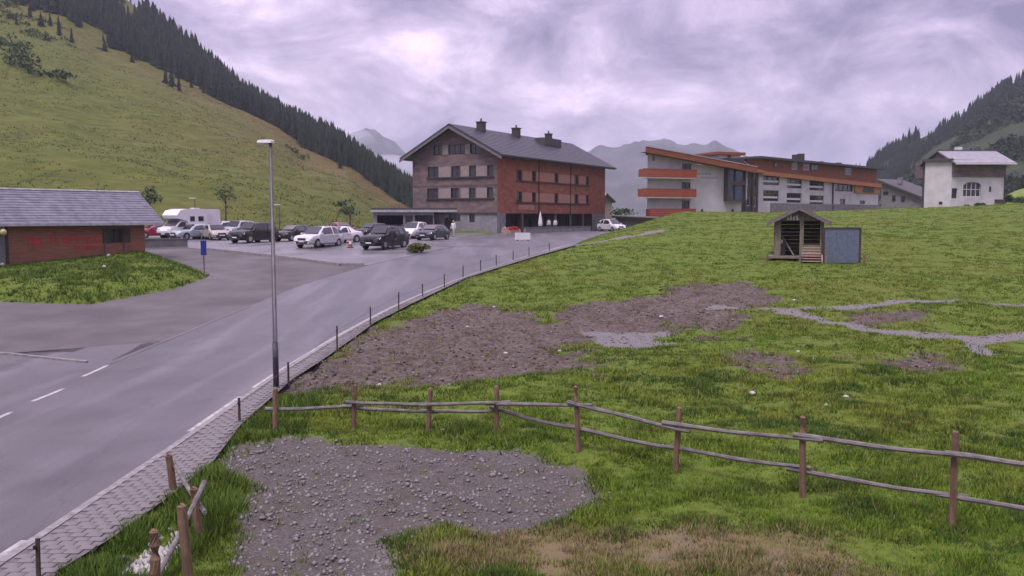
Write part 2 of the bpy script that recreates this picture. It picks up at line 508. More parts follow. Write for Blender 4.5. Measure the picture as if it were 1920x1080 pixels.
mud_main = G([(645, 660), (760, 612), (870, 582), (980, 592), (1030, 605), (1120, 565), (1250, 545), (1400, 533), (1470, 556), (1400, 580), (1330, 590), (1262, 604),
              (1240, 640), (1080, 655), (1150, 680), (1040, 712), (900, 728), (700, 738), (545, 735), (560, 716)])
mud_b = G([(1300, 660), (1400, 650), (1500, 668), (1540, 700), (1460, 715), (1380, 690)])
mud_c = G([(1560, 590), (1700, 582), (1790, 590), (1760, 606), (1620, 612)])
mud_d = G([(1640, 680), (1760, 664), (1800, 690), (1700, 720)])
mud_e = G([(1280, 590), (1330, 575), (1400, 600), (1330, 625)])
fleck_poly = G([(1000, 640), (1250, 590), (1500, 600), (1760, 600), (1800, 690), (1700, 740), (1300, 730), (1050, 720)])
dry_poly = G([(880, 1000), (1060, 985), (1500, 1000), (1700, 1090), (1000, 1110), (860, 1060)])
PAVED = [road_poly, yard_poly, park_poly, kerb_line + pave_out[::-1]]


def paved_sd(X, Y):
    s = np.full(X.shape, -1e9)
    for p in PAVED: s = np.maximum(s, poly_sd(X, Y, p))
    return s


def masks(X, Y):
    jit = (fbm(X, Y, 1.6, 4) - 0.5) * 2.4
    near = (Y < 140) & (X > -60) & (X < 120)
    gr = np.full(X.shape, -9.0); mu = np.full(X.shape, -9.0); dr = np.full(X.shape, -9.0)
    gr = np.maximum(gr, poly_sd(X, Y, drive_poly) + 0.55 * jit)
    gr = np.maximum(gr, poly_sd(X, Y, brook_poly) + 0.1 * jit)
    for p, w in ((path_up, 0.55), (path_lo, 0.62), (path_far, 0.8)):
        gr = np.maximum(gr, w - line_d(X, Y, [(q[0], q[1]) for q in p]) + 0.35 * jit)
    for p in (pocket, patch_gr): gr = np.maximum(gr, poly_sd(X, Y, p) + 1.0 * jit + .15)
    for p, b in ((mud_main, 0.45), (mud_b, -0.25), (mud_c, -0.2), (mud_d, -0.4), (mud_e, -0.1)):
        mu = np.maximum(mu, poly_sd(X, Y, p) + b + 1.3 * jit + (fbm(X + 3, Y + 7, 4.5, 3) - 0.5) * 3.2)
    dr = np.maximum(dr, poly_sd(X, Y, dry_poly) + jit)
    g = np.where(near, sm((gr + 0.2) / 0.5), 0); m = np.where(near, sm((mu + 0.7) / 1.8), 0)
    fl = sm((fbm(X + 11, Y * 1.0 + 4, 1.7, 3) - 0.60) / 0.08) * sm((poly_sd(X, Y, fleck_poly) + 1.5) / 4.0)
    m = np.maximum(m, np.where(near, 0.75 * fl, 0)); d = np.where(near, sm((dr + 0.8) / 1.6), 0)
    return g, m, d


bank_sd = lambda X, Y: poly_sd(X, Y, bank_poly)


def terrain_z(X, Y):
    z = H(X, Y)
    ps = paved_sd(X, Y); bs = bank_sd(X, Y)
    soft = sm((-ps) / 1.2)
    lump = (fbm(X, Y, 5.0, 3) - 0.5) * 0.42 + (fbm(X + 40, Y, 0.95, 3) - 0.45) * 0.3
    z = z + soft * (lump + 0.07)
    z = np.where(ps > 0, H(X, Y) - 0.09, z)
    b = sm((bs + 0.2) / 2.2)
    z = np.where(bs > -0.2, H(X, Y) - 0.09 + b * 0.62 + sm((bs + 0.2) / 0.6) * (0.13 + (fbm(X, Y, 1.2, 3) - 0.5) * 0.22), z)
    g, m, d = masks(X, Y)
    z = z - 0.07 * np.maximum(g, 0.5 * m) + m * (1 - g) * ((fbm(X, Y * 1.4 + 9, 1.5, 3) - 0.5) * 0.42 + (vnoise(X * 3 + 5, Y * 3, 1.3) - 0.5) * 0.1)
    # brook bed
    z = z - 0.25 * sm((poly_sd(X, Y, brook_poly) + 0.3) / 0.6)
    return z


def build_ground():
    def lines(segs):
        out = []
        for a, b, s in segs:
            out += list(np.arange(a, b, s))
        return np.array(out)
    xs = np.concatenate([-np.geomspace(5000, 62, 16), lines([(-58, -36, 2.2), (-36, -10, 0.5), (-10, 30, 0.36), (30, 60, 0.9), (60, 120, 2.4)]), np.geomspace(122, 5000, 16)])
    ys = np.concatenate([np.array([-300, -60, -10.0, 2.0, 6.0]), lines([(8, 48, 0.34), (48, 75, 0.55), (75, 130, 1.1), (130, 260, 5)]), np.geomspace(262, 6000, 18)])
    X, Y = np.meshgrid(xs, ys)
    Z = terrain_z(X, Y)
    far = sm((np.hypot(X, Y) - 300) / 900)
    Z = Z * (1 - far) - far * 1.0
    g, m, d = masks(X, Y)
    V = np.stack([X.ravel(), Y.ravel(), Z.ravel()], -1)
    mat, N, Lk, b = nodes('meadow ground')

    def at_(nm):
        a = N.new('ShaderNodeAttribute'); a.attribute_name = nm; return a.outputs['Fac']
    tc = N.new('ShaderNodeTexCoord')

    def noise(sc, det, ro=0.55):
        n = N.new('ShaderNodeTexNoise'); n.inputs['Scale'].default_value = sc; n.inputs['Detail'].default_value = det
        n.inputs['Roughness'].default_value = ro
        Lk.new(tc.outputs['Object'], n.inputs['Vector']); return n.outputs['Fac']

    def ramp(f, stops):
        r = N.new('ShaderNodeValToRGB'); Lk.new(f, r.inputs[0])
        el = r.color_ramp.elements
        while len(el) < len(stops): el.new(0.5)
        for e, (p, c) in zip(el, stops): e.position = p; e.color = (*c, 1)
        return r.outputs[0]

    def mix(f, a, b_):
        x = N.new('ShaderNodeMixRGB')
        if isinstance(f, float): x.inputs[0].default_value = f
        else: Lk.new(f, x.inputs[0])
        Lk.new(a, x.inputs[1]); Lk.new(b_, x.inputs[2]); return x.outputs[0]

    def mth(op, a, b_, cl=True):
        x = N.new('ShaderNodeMath'); x.operation = op; x.use_clamp = cl
        for i, v in enumerate((a, b_)):
            if isinstance(v, float): x.inputs[i].default_value = v
            else: Lk.new(v, x.inputs[i])
        return x.outputs[0]
    n_small, n_mid, n_big = noise(6.0, 8.0, 0.65), noise(0.9, 6.0), noise(0.11, 4.0)
    ga = ramp(n_small, [(0.3, (0.045, 0.072, 0.009)), (0.5, (0.082, 0.126, 0.013)), (0.72, (0.115, 0.15, 0.02))])
    gb = ramp(n_small, [(0.3, (0.052, 0.07, 0.01)), (0.55, (0.096, 0.126, 0.015)), (0.75, (0.128, 0.15, 0.024))])
    grass = mix(ramp(n_big, [(0.4, (0, 0, 0)), (0.6, (1, 1, 1))]), ga, gb)
    grass = mix(ramp(n_mid, [(0.55, (0, 0, 0)), (0.8, (0.55, 0.55, 0.55))]), grass, ramp(n_small, [(0.3, (0.03, 0.06, 0.012)), (0.7, (0.075, 0.11, 0.018))]))
    dry = ramp(n_mid, [(0.35, (0.11, 0.105, 0.035)), (0.5, (0.16, 0.115, 0.07)), (0.68, (0.13, 0.1, 0.085))])
    mud = ramp(n_small, [(0.3, (0.026, 0.02, 0.017)), (0.47, (0.082, 0.064, 0.056)), (0.62, (0.12, 0.099, 0.09)), (0.78, (0.19, 0.168, 0.158))])
    mud = mix(ramp(n_mid, [(0.42, (0, 0, 0)), (0.7, (0.8, 0.8, 0.8))]), mud, ramp(n_small, [(0.32, (0.02, 0.014, 0.011)), (0.6, (0.06, 0.043, 0.033)), (0.78, (0.13, 0.11, 0.1))]))
    mud = mix(ramp(noise(3.2, 7.0, 0.7), [(0.58, (0, 0, 0)), (0.7, (0.7, 0.7, 0.7))]), mud, ramp(n_small, [(0.3, (0.09, 0.08, 0.075)), (0.75, (0.21, 0.19, 0.18))]))
    gra = ramp(noise(22.0, 4.0, 0.7), [(0.3, (0.07, 0.064, 0.064)), (0.52, (0.15, 0.14, 0.142)), (0.75, (0.25, 0.24, 0.24))])

    gra2 = ramp(noise(19.0, 5.0, 0.7), [(0.3, (0.04, 0.035, 0.033)), (0.5, (0.085, 0.075, 0.071)), (0.74, (0.15, 0.136, 0.132))])
    gra2 = mix(ramp(n_mid, [(0.42, (0, 0, 0)), (0.66, (0.75, 0.75, 0.75))]), gra2, ramp(n_small, [(0.3, (0.04, 0.036, 0.03)), (0.7, (0.1, 0.085, 0.07))]))
    gra = mix(at_('drive'), gra, gra2)

    def edge(a, lo=0.25, hi=0.6):
        f = mth('ADD', mth('ADD', a, mth('MULTIPLY', mth('SUBTRACT', n_mid, 0.5, False), 0.8, False), False), mth('MULTIPLY', mth('SUBTRACT', n_small, 0.5, False), 1.3, False), False)
        mr = N.new('ShaderNodeMapRange'); mr.interpolation_type = 'SMOOTHSTEP'
        mr.inputs['From Min'].default_value, mr.inputs['From Max'].default_value = lo, hi
        Lk.new(f, mr.inputs[0])
        z0 = mth('MULTIPLY', a, 30.0)
        return mth('MULTIPLY', mr.outputs[0], z0)
    c = mix(mth('MULTIPLY', edge(at_('dry')), 0.85), grass, dry)
    c = mix(edge(at_('mud')), c, mud)
    c = mix(edge(at_('gravel'), 0.35, 0.6), c, gra)
    Lk.new(c, b.inputs['Base Color'])
    b.inputs['Roughness'].default_value = 0.9
    b.inputs['Specular IOR Level'].default_value = 0.2
    bp = N.new('ShaderNodeBump'); bp.inputs['Strength'].default_value = 0.7; bp.inputs['Distance'].default_value = 0.12
    Lk.new(n_small, bp.inputs['Height']); Lk.new(bp.outputs[0], b.inputs['Normal'])
    o = mesh_np('ground', V, grid_faces(len(ys), len(xs)), mat, smooth=True, kind='structure',
                attrs={'gravel': g.ravel(), 'mud': m.ravel(), 'dry': d.ravel(), 'drive': sm((poly_sd(X, Y, drive_poly) + 0.6) / 0.8).ravel()})
    return o


build_ground()


def patch(name, poly, dz, mat, step=2.0, parent=None, kind='structure', skirt=0.0):
    bm = bmesh.new()
    vs_ = [bm.verts.new((p[0], p[1], 0)) for p in poly]
    bm.faces.new(vs_)
    bmesh.ops.triangulate(bm, faces=bm.faces[:])
    X = [p[0] for p in poly]; Y = [p[1] for p in poly]
    for ax, lo, hi in ((0, min(X), max(X)), (1, min(Y), max(Y))):
        c = math.floor(lo / step) * step + step
        while c < hi:
            no = (1, 0, 0) if ax == 0 else (0, 1, 0)
            bmesh.ops.bisect_plane(bm, geom=bm.verts[:] + bm.edges[:] + bm.faces[:], plane_co=(c + .013, c + .013, 0), plane_no=no)
            c += step
    for v in bm.verts: v.co.z = Hs(v.co.x, v.co.y) + dz
    if skirt:
        be = [e for e in bm.edges if len(e.link_faces) == 1]
        r = bmesh.ops.extrude_edge_only(bm, edges=be)
        for v in r['geom']:
            if isinstance(v, bmesh.types.BMVert): v.co.z -= skirt
    bmesh.ops.recalc_face_normals(bm, faces=bm.faces[:])
    me = bpy.data.meshes.new(name); bm.to_mesh(me); bm.free()
    o = link(name, me, mat, parent, smooth=not skirt)
    if kind: o['kind'] = kind
    return o


yard = patch('gravel_yard', yard_poly, 0.0, M['gravel_yard'])
road = patch('road', road_poly, 0.012, M['asphalt'])
parking = patch('parking_lot', park_poly, 0.03, M['parking'], skirt=0.06)


def resample(pts, step):
    out = [Vector((pts[0][0], pts[0][1], 0))]; carry = 0.0
    for a, b in zip(pts[:-1], pts[1:]):
        a = Vector((a[0], a[1], 0)); b = Vector((b[0], b[1], 0)); L = (b - a).length; d = step - carry
        while d <= L:
            out.append(a + (b - a) * (d / L)); d += step
        carry = (carry + L) % step
    return out


def smooth_line(pts, it=3):
    pts = [Vector((p[0], p[1], 0)) for p in pts]
    for _ in range(it):
        q = [pts[0]]
        for a, b in zip(pts[:-1], pts[1:]): q += [a * .75 + b * .25, a * .25 + b * .75]
        q.append(pts[-1]); pts = q
    return pts


def ribbon(name, pts, w0, w1, dz, mat, parent, step=0.8):
    """strip from offset w0 to w1 (to the left of travel) along a line"""
    pts = resample(pts, step)
    V, F = [], []
    for i, p in enumerate(pts):
        d = (pts[min(i + 1, len(pts) - 1)] - pts[max(i - 1, 0)]).normalized()
        n = Vector((-d.y, d.x, 0))
        for w in (w0, w1):
            q = p + n * w
            V.append((q.x, q.y, Hs(q.x, q.y) + dz))
    for i in range(len(pts) - 1): F.append((2 * i, 2 * i + 2, 2 * i + 3, 2 * i + 1))
    o = MB().add(V, F).build(name, mat, parent)
    return o


KL = smooth_line(kerb_line)
KR = resample(KL, 0.25)
# edge line: dashed where the drives cross it, solid further up
edge_i = lambda px, py: min(range(len(KR)), key=lambda i: (KR[i] - Vector((*ground(px, py)[:2], 0))).length)
for (a, b) in (((13, 1050), (80, 997)), ((113, 963), (150, 937)), ((223, 883), (263, 863)), ((325, 812), (450, 738)), ((470, 728), (1060, 460))):
    i, j = edge_i(*a), edge_i(*b)
    if j - i >= 2: ribbon('line_marking', KR[i:j + 1], 0.22, 0.38, 0.018, M['paint_line'], road)
LL = G([(-60, 812), (60, 753), (126, 728), (190, 700), (250, 668)])
for a, b in (((-40, 800), (24, 773)), ((60, 754), (124, 728)), ((155, 707), (208, 683))):
    ribbon('line_marking', G([a, b]), -0.07, 0.07, 0.018, M['paint_line'], road, step=0.3)
ribbon('line_marking', G([(205, 684), (300, 645), (420, 595), (480, 571)]), -0.06, 0.08, 0.018, M['gravel_yard'], road, step=0.5)
# edging between yard and junction
mb = MB()
ed = resample(G([(-200, 655), (0, 664), (188, 684)]), 1.0)
ke = bpy.data.objects.new('kerb', None); COL.objects.link(ke); OFF[ke.name] = Vector((0, 0, 0)); ke['kind'] = 'structure'
for a, b in zip(ed[:-1], ed[1:]):
    d = (b - a).normalized(); n = Vector((-d.y, d.x, 0))
    za, zb = Hs(a.x, a.y), Hs(b.x, b.y)
    MB().hexa([a + Vector((0, 0, za - .1)), b - d * .012 + Vector((0, 0, zb - .1)), b - d * .012 + n * .13 + Vector((0, 0, zb - .1)), a + n * .13 + Vector((0, 0, za - .1)),
               a + Vector((0, 0, za + .07)), b - d * .012 + Vector((0, 0, zb + .07)), b - d * .012 + n * .13 + Vector((0, 0, zb + .07)), a + n * .13 + Vector((0, 0, za + .07))]).build('kerb_stone', M['kerb'], ke)
# pale kerb piece at the mouth of the parking lot and the low kerb round it
pk = resample(G([(385, 468), (460, 476), (560, 487), (640, 498), (690, 498)]), 1.5)
for i, (a, b) in enumerate(zip(pk[:-1], pk[1:])):
    d = (b - a).normalized(); n = Vector((d.y, -d.x, 0)); b2 = b - d * .015
    z0, z1 = Hs(a.x, a.y), Hs(b.x, b.y)
    MB().hexa([a + Vector((0, 0, z0 - .1)), a + n * .16 + Vector((0, 0, z0 - .1)), b2 + n * .16 + Vector((0, 0, z1 - .1)), b2 + Vector((0, 0, z1 - .1)),
               a + Vector((0, 0, z0 + .16)), a + n * .16 + Vector((0, 0, z0 + .16)), b2 + n * .16 + Vector((0, 0, z1 + .16)), b2 + Vector((0, 0, z1 + .16))]).build('kerb_stone', M['kerb'], ke)

# pavement with kerb stones and pavers
pv = patch('pavement', kerb_line + pave_out[::-1], 0.085, M['paver_joint'], step=1.0)
K1 = resample(KL, 1.0)
for i, (a, b) in enumerate(zip(K1[:-1], K1[1:])):
    if a.y > 62: break
    d = (b - a).normalized(); n = Vector((-d.y, d.x, 0)); b2 = b - d * .014
    z0, z1 = Hs(a.x, a.y), Hs(b.x, b.y)
    MB().hexa([a + Vector((0, 0, z0 - .1)), b2 + Vector((0, 0, z1 - .1)), b2 + n * .15 + Vector((0, 0, z1 - .1)), a + n * .15 + Vector((0, 0, z0 - .1)),
               a + Vector((0, 0, z0 + .105)), b2 + Vector((0, 0, z1 + .105)), b2 + n * .15 + Vector((0, 0, z1 + .105)), a + n * .15 + Vector((0, 0, z0 + .105))]).build('kerb_stone', M['kerb'], pv)
ribbon('kerb_strip', KL[[i for i, p in enumerate(KL) if p.y > 61][0]:], 0.0, 0.15, 0.1, M['kerb'], pv)
pave_me = None
pp = kerb_line + pave_out[::-1]
cells = []
kd = (KR[60] - KR[0]).normalized(); kn = Vector((-kd.y, kd.x, 0)); o0 = KR[0]
for i in range(-4, 400):
    for j in range(-26, 4):
        c = o0 + kd * (i * 0.17) + kn * (j * 0.245 + (0.12 if i % 2 else 0))
        if 10 < c.y < 44: cells.append((c.x, c.y))
cx = np.array(cells); inn = poly_sd(cx[:, 0], cx[:, 1], pp) > 0.1
cx = cx[inn]; cx = cx[np.argsort(cx[:, 1])]
ang = math.atan2(kd.y, kd.x)
visible = [c for c in cx if ground and (c[0] / c[1] > -0.62)]
big, rest = visible[:300], visible[300:]
pm = MB().box((0, 0, 0), 0.158, 0.232, 0.06)
pm_me = bpy.data.meshes.new('paving_stone'); pm_me.from_pydata(pm.v, [], pm.f); pm_me.materials.append(M['paver'])
for c in big:
    o = bpy.data.objects.new('paving_stone', pm_me); COL.objects.link(o); o.parent = pv
    o.location = (c[0], c[1], Hs(*c) + 0.043 + rnd.uniform(-.004, .005)); o.rotation_euler = (rnd.uniform(-.01, .01), rnd.uniform(-.01, .01), ang)
mb = MB()
for c in rest: mb.box((c[0], c[1], Hs(*c) + 0.043 + rnd.uniform(-.004, .005)), 0.158, 0.232, 0.06, ang)
if rest: tag(mb.build('paving', M['paver'], pv), kind='stuff')


# ------------------------------------------------------------------ hills and mountains
def pl(t, pts):
    return np.interp(t, [p[0] for p in pts], [p[1] for p in pts])


def zpix(y, depth):     # height of a sight line at picture row y (tilt included to first order)
    b = (540 - np.asarray(y, float)) / FPX
    cp, sp = math.cos(PITCH), math.sin(PITCH)
    return CAMZ + depth * (-sp + b * cp) / (cp + b * sp)


A_edge = [(-500, -330), (0, -12), (60, 16), (130, 42), (200, 84), (300, 132), (370, 168), (470, 218), (530, 254), (570, 284), (620, 304), (660, 320), (700, 350), (775, 392), (840, 416)]
A_crest = [(-500, -560), (0, -190), (200, -40), (300, 28), (333, 55), (400, 118), (470, 172), (540, 222), (600, 254), (640, 275), (680, 308), (720, 342), (770, 376), (840, 408)]
A_df = [(-500, 88), (250, 98), (500, 108), (650, 125), (720, 150), (800, 225), (840, 245)]
A_dg = [(-500, 360), (0, 340), (300, 320), (500, 305), (650, 285), (800, 262), (840, 258)]
A_dc = [(-500, 480), (0, 460), (300, 440), (500, 410), (650, 375), (800, 320), (840, 310)]


def hill_a(px, s, rough=True):
    px = np.asarray(px, float); s = np.asarray(s, float)
    df, dg, dc = pl(px, A_df), pl(px, A_dg), pl(px, A_dc)
    xf = df * (px - 960) / FPX
    zf = H(xf, df) - 0.3
    zg, zc = zpix(pl(px, A_edge), dg), zpix(pl(px, A_crest), dc)
    t1, t2, t3 = np.clip(s, 0, 1), np.clip(s - 1, 0, 1), np.clip(s - 2, 0, 1)
    d = df + (dg - df) * t1 + (dc - dg) * t2 + 90 * t3
    z = zf + (zg - zf) * t1 ** 1.12 + (zc - zg) * t2 - 60 * t3
    x = d * (px - 960) / FPX
    if rough:
        k = sm(s / 0.15) * sm((830 - px) / 120)
        z = z + k * ((fbm(x, d, 42, 3) - 0.5) * 5.5 + (fbm(x, d + z * 3, 7, 3) - 0.5) * 1.1 + (vnoise(x * 0.22, z * 1.0 + 0.05 * x, 1.5) - 0.5) * 0.5)
    return x, d, z


def hill_mat(name, stops, brown, patchy, hi):
    m, N, Lk, b = nodes(name)
    tc = N.new('ShaderNodeTexCoord')

    def noise(sc, det, st=(1, 1, 1), ro=0.55):
        mp = N.new('ShaderNodeMapping'); mp.inputs['Scale'].default_value = st
        Lk.new(tc.outputs['Object'], mp.inputs[0])
        n = N.new('ShaderNodeTexNoise'); n.inputs['Scale'].default_value = sc; n.inputs['Detail'].default_value = det; n.inputs['Roughness'].default_value = ro
        Lk.new(mp.outputs[0], n.inputs['Vector']); return n.outputs['Fac']

    def ramp(f, st):
        r = N.new('ShaderNodeValToRGB'); Lk.new(f, r.inputs[0]); el = r.color_ramp.elements
        while len(el) < len(st): el.new(0.5)
        for e, (p, c) in zip(el, st): e.position = p; e.color = (*c, 1)
        return r.outputs[0]
    ns = noise(0.5, 9, (0.45, 0.45, 2.2), 0.68)
    base = ramp(ns, stops)
    a = N.new('ShaderNodeAttribute'); a.attribute_name = 'dry'
    ad = N.new('ShaderNodeMath'); ad.operation = 'ADD'; Lk.new(a.outputs['Fac'], ad.inputs[0])
    nn = N.new('ShaderNodeMath'); nn.operation = 'MULTIPLY_ADD'; nn.inputs[1].default_value = 1.6; nn.inputs[2].default_value = -0.85
    Lk.new(noise(0.05, 6), nn.inputs[0]); Lk.new(nn.outputs[0], ad.inputs[1])
    cl = N.new('ShaderNodeClamp'); Lk.new(ad.outputs[0], cl.inputs[0])
    mx = N.new('ShaderNodeMixRGB'); Lk.new(cl.outputs[0], mx.inputs[0]); Lk.new(base, mx.inputs[1]); Lk.new(ramp(ns, brown), mx.inputs[2])
    Lk.new(mx.outputs[0], b.inputs['Base Color'])
    b.inputs['Roughness'].default_value = 0.95; b.inputs['Specular IOR Level'].default_value = 0.15
    bp = N.new('ShaderNodeBump'); bp.inputs['Strength'].default_value = 0.6; bp.inputs['Distance'].default_value = 0.5
    Lk.new(ns, bp.inputs['Height']); Lk.new(bp.outputs[0], b.inputs['Normal'])
    return m


def hill_mesh(name, fn, p0, p1, nc, srange, mat, dry):
    P, S = np.meshgrid(np.linspace(p0, p1, nc), srange)
    x, y, z = fn(P, S)
    V = np.stack([x.ravel(), y.ravel(), z.ravel()], -1)
    return mesh_np(name, V, grid_faces(len(srange), nc), mat, smooth=True, kind='structure', attrs={'dry': dry(P, S).ravel()})


hm = hill_mat('alpine slope grass', [(0.3, (0.0391, 0.0529, 0.01035)), (0.5, (0.07392, 0.08736, 0.01568)), (0.72, (0.11, 0.1166, 0.0264))],
              [(0.3, (0.06, 0.046, 0.015)), (0.5, (0.095, 0.072, 0.024)), (0.72, (0.125, 0.095, 0.036))], 0, 0)
hill_mesh('hillside', hill_a, -420, 840, 300, np.concatenate([np.linspace(0, 1, 130), np.linspace(1.02, 2, 40), np.linspace(2.1, 3, 6)]), hm,
          lambda P, S: 0.72 * sm((P - 60) / 600) * sm((S - 0.1) / 0.8) * (S < 1.3) + 0.35 * sm((S - 0.75) / 0.2) * (S < 1.2))

B_crest = [(1540, 372), (1590, 344), (1625, 322), (1650, 296), (1700, 268), (1740, 246), (1790, 226), (1830, 200), (1880, 166), (1920, 152), (2300, -20)]
B_mid = [(1540, 390), (1640, 372), (1690, 330), (1740, 280), (1800, 240), (1850, 200), (1900, 170), (1930, 160), (2300, 0)]


def hill_b(px, s, rough=True):
    px = np.asarray(px, float); s = np.asarray(s, float)
    dg, dc = 520.0, 600.0
    df = 235.0
    zf = H(df * (px - 960) / FPX, df) - 6
    zc = zpix(pl(px, B_crest), dc)
    zg = np.minimum(zpix(pl(px, B_mid), dg), zc - 1)
    t1, t2, t3 = np.clip(s, 0, 1), np.clip(s - 1, 0, 1), np.clip(s - 2, 0, 1)
    d = df + (dg - df) * t1 + (dc - dg) * t2 + 120 * t3
    z = zf + (zg - zf) * t1 ** 1.05 + (zc - zg) * t2 - 70 * t3
    x = d * (px - 960) / FPX
    if rough: z = z + sm(s / 0.15) * ((fbm(x, d, 60, 3) - 0.5) * 6 + (fbm(x, d, 9, 3) - 0.5) * 1.4)
    return x, d, z


hb = hill_mat('dark mountain pasture', [(0.3, (0.012, 0.022, 0.012)), (0.5, (0.024, 0.036, 0.018)), (0.72, (0.04, 0.052, 0.026))],
              [(0.3, (0.06, 0.06, 0.025)), (0.5, (0.085, 0.08, 0.035)), (0.72, (0.11, 0.1, 0.05))], 0, 0)
hill_mesh('hillside', hill_b, 1540, 2250, 160, np.concatenate([np.linspace(0, 1, 50), np.linspace(1.03, 2, 26), np.linspace(2.1, 3, 6)]), hb,
          lambda P, S: 0.12 * sm((S - 0.2) / 0.5) * (S < 1.2))

rockm = pmat('far mountain rock and forest', (0.026, 0.034, 0.03), (0.07, 0.07, 0.075), scale=0.012, rough=0.95, bump=0.8, bscale=0.05, detail=9, lo=0.4, hi=0.62)


def mountain(name, ridge, depth, back, fbase, amp, p0, p1, nc=220, nr=36):
    P, S = np.meshgrid(np.linspace(p0, p1, nc), np.linspace(0, 2, nr))
    t1, t2 = np.clip(S, 0, 1), np.clip(S - 1, 0, 1)
    d = depth - (1 - t1) * fbase + t2 * back
    zr = zpix(pl(P, ridge), depth)
    x = d * (P - 960) / FPX
    z = -20 + (zr + 20) * t1 ** 1.2 - t2 * 0.9 * (zr + 20)
    k = t1 * (1 - t2)
    z = z + k * ((fbm(x, d, depth * 0.06, 5) - 0.5) * amp + (fbm(x, d * 0.3, depth * 0.012, 3) - 0.5) * amp * 0.35)
    V = np.stack([x.ravel(), d.ravel(), z.ravel()], -1)
    return mesh_np(name, V, grid_faces(nr, nc), rockm, smooth=True, kind='structure')


mountain('mountain', [(520, 330), (600, 290), (640, 268), (662, 246), (690, 238), (706, 238), (722, 252), (745, 268), (765, 285), (800, 312), (880, 340), (960, 360), (1040, 372)], 2700, 900, 1300, 60, 520, 1040)
mountain('mountain', [(860, 345), (940, 322), (1020, 304), (1090, 290), (1105, 286), (1118, 278), (1132, 273), (1148, 277), (1158, 279), (1170, 272), (1192, 264), (1215, 262), (1242, 259), (1256, 262),
                      (1268, 267), (1290, 264), (1305, 266), (1320, 266), (1338, 259), (1352, 267), (1372, 277), (1400, 294), (1470, 322), (1560, 345), (1680, 362)], 2200, 900, 1000, 42, 860, 1680)


# ------------------------------------------------------------------ spruces
def spruce(seed, layers=7, seg=8, slim=0.17):
    r = np.random.default_rng(seed)
    V, F = [], []
    for k in range(5):
        a = 2 * math.pi * k / 5; V.append((0.016 * math.cos(a), 0.016 * math.sin(a), -0.03))
    V.append((0, 0, 0.5))
    for k in range(5): F.append((k, (k + 1) % 5, 5))
    for i in range(layers):
        t = i / layers
        zb = 0.07 + 0.85 * t
        rad = slim * (1 - t) ** 0.85 * r.uniform(0.85, 1.15) + 0.012
        top = min(1.0, zb + 0.9 / layers * 1.75)
        n0 = len(V); rot = r.uniform(0, 6.28)
        for k in range(2 * seg):
            a = rot + math.pi * k / seg + r.uniform(-.12, .12)
            q = rad * (r.uniform(0.85, 1.2) if k % 2 == 0 else r.uniform(0.45, 0.65))
            V.append((q * math.cos(a), q * math.sin(a), zb - (0.035 if k % 2 == 0 else -0.01) + r.uniform(-.02, .02)))
        V.append((r.uniform(-.008, .008), r.uniform(-.008, .008), top))
        ap = len(V) - 1
        for k in range(2 * seg): F.append((n0 + k, n0 + (k + 1) % (2 * seg), ap))
    return np.array(V), np.array(F)


needles = []
for i, (c1, c2) in enumerate((((0.008, 0.015, 0.010), (0.016, 0.025, 0.014)), ((0.012, 0.018, 0.014), (0.02, 0.029, 0.018)), ((0.006, 0.012, 0.010), (0.012, 0.019, 0.014)))):
    needles.append(pmat('spruce needles %d' % i, c1, c2, scale=0.5, rough=0.85, spec=0.2))
SPR = []
for i in range(9):
    v, f = spruce(40 + i, layers=7 + i % 3, slim=0.15 + 0.02 * (i % 4))
    me = bpy.data.meshes.new('spruce_tree'); me.from_pydata(v.tolist(), [], f.tolist()); me.materials.append(needles[i % 3])
    SPR.append((me, v, f))


def spruce_things(pts, label, group):
    for (x, y, z, h) in pts:
        me = SPR[rnd.randrange(9)][0]
        o = bpy.data.objects.new('spruce_tree', me); COL.objects.link(o)
        w = h * rnd.uniform(0.85, 1.2)
        o.location = (x, y, z - 0.1); o.scale = (w, w, h); o.rotation_euler = (rnd.uniform(-.03, .03), rnd.uniform(-.03, .03), rnd.uniform(0, 6.28))
        tag(o, label, 'spruce tree', group)


def in_view(x, y, z):
    return True


def spruce_np(pts):
    Vs, Fs, n = [], [], 0
    for (x, y, z, h) in pts:
        _, v, f = SPR[rnd.randrange(9)]
        a = rnd.uniform(0, 6.28); c, s_ = math.cos(a), math.sin(a); w = h * rnd.uniform(0.8, 1.2)
        q = np.stack([(v[:, 0] * c - v[:, 1] * s_) * w + x, (v[:, 0] * s_ + v[:, 1] * c) * w + y, v[:, 2] * h + z - 0.1], -1)
        Vs.append(q); Fs.append(f + n); n += len(v)
    return np.concatenate(Vs), np.concatenate(Fs)


def forest_pts(fn, n, p0, p1, s0, s1, h0, h1, keep=None):
    out = []
    px = nrg.uniform(p0, p1, n * 3); s = nrg.uniform(0, 1, n * 3)
    lo = s0(px) if callable(s0) else s0; hi = s1(px) if callable(s1) else s1
    s = lo + (hi - lo) * s
    x, y, z = fn(px, s)
    d = fbm(x, y, 14, 3)
    for i in range(len(px)):
        if len(out) >= n: break
        if d[i] < 0.38 + 0.12 * rnd.random(): continue
        out.append((x[i], y[i], z[i], rnd.uniform(h0, h1)))
    return out


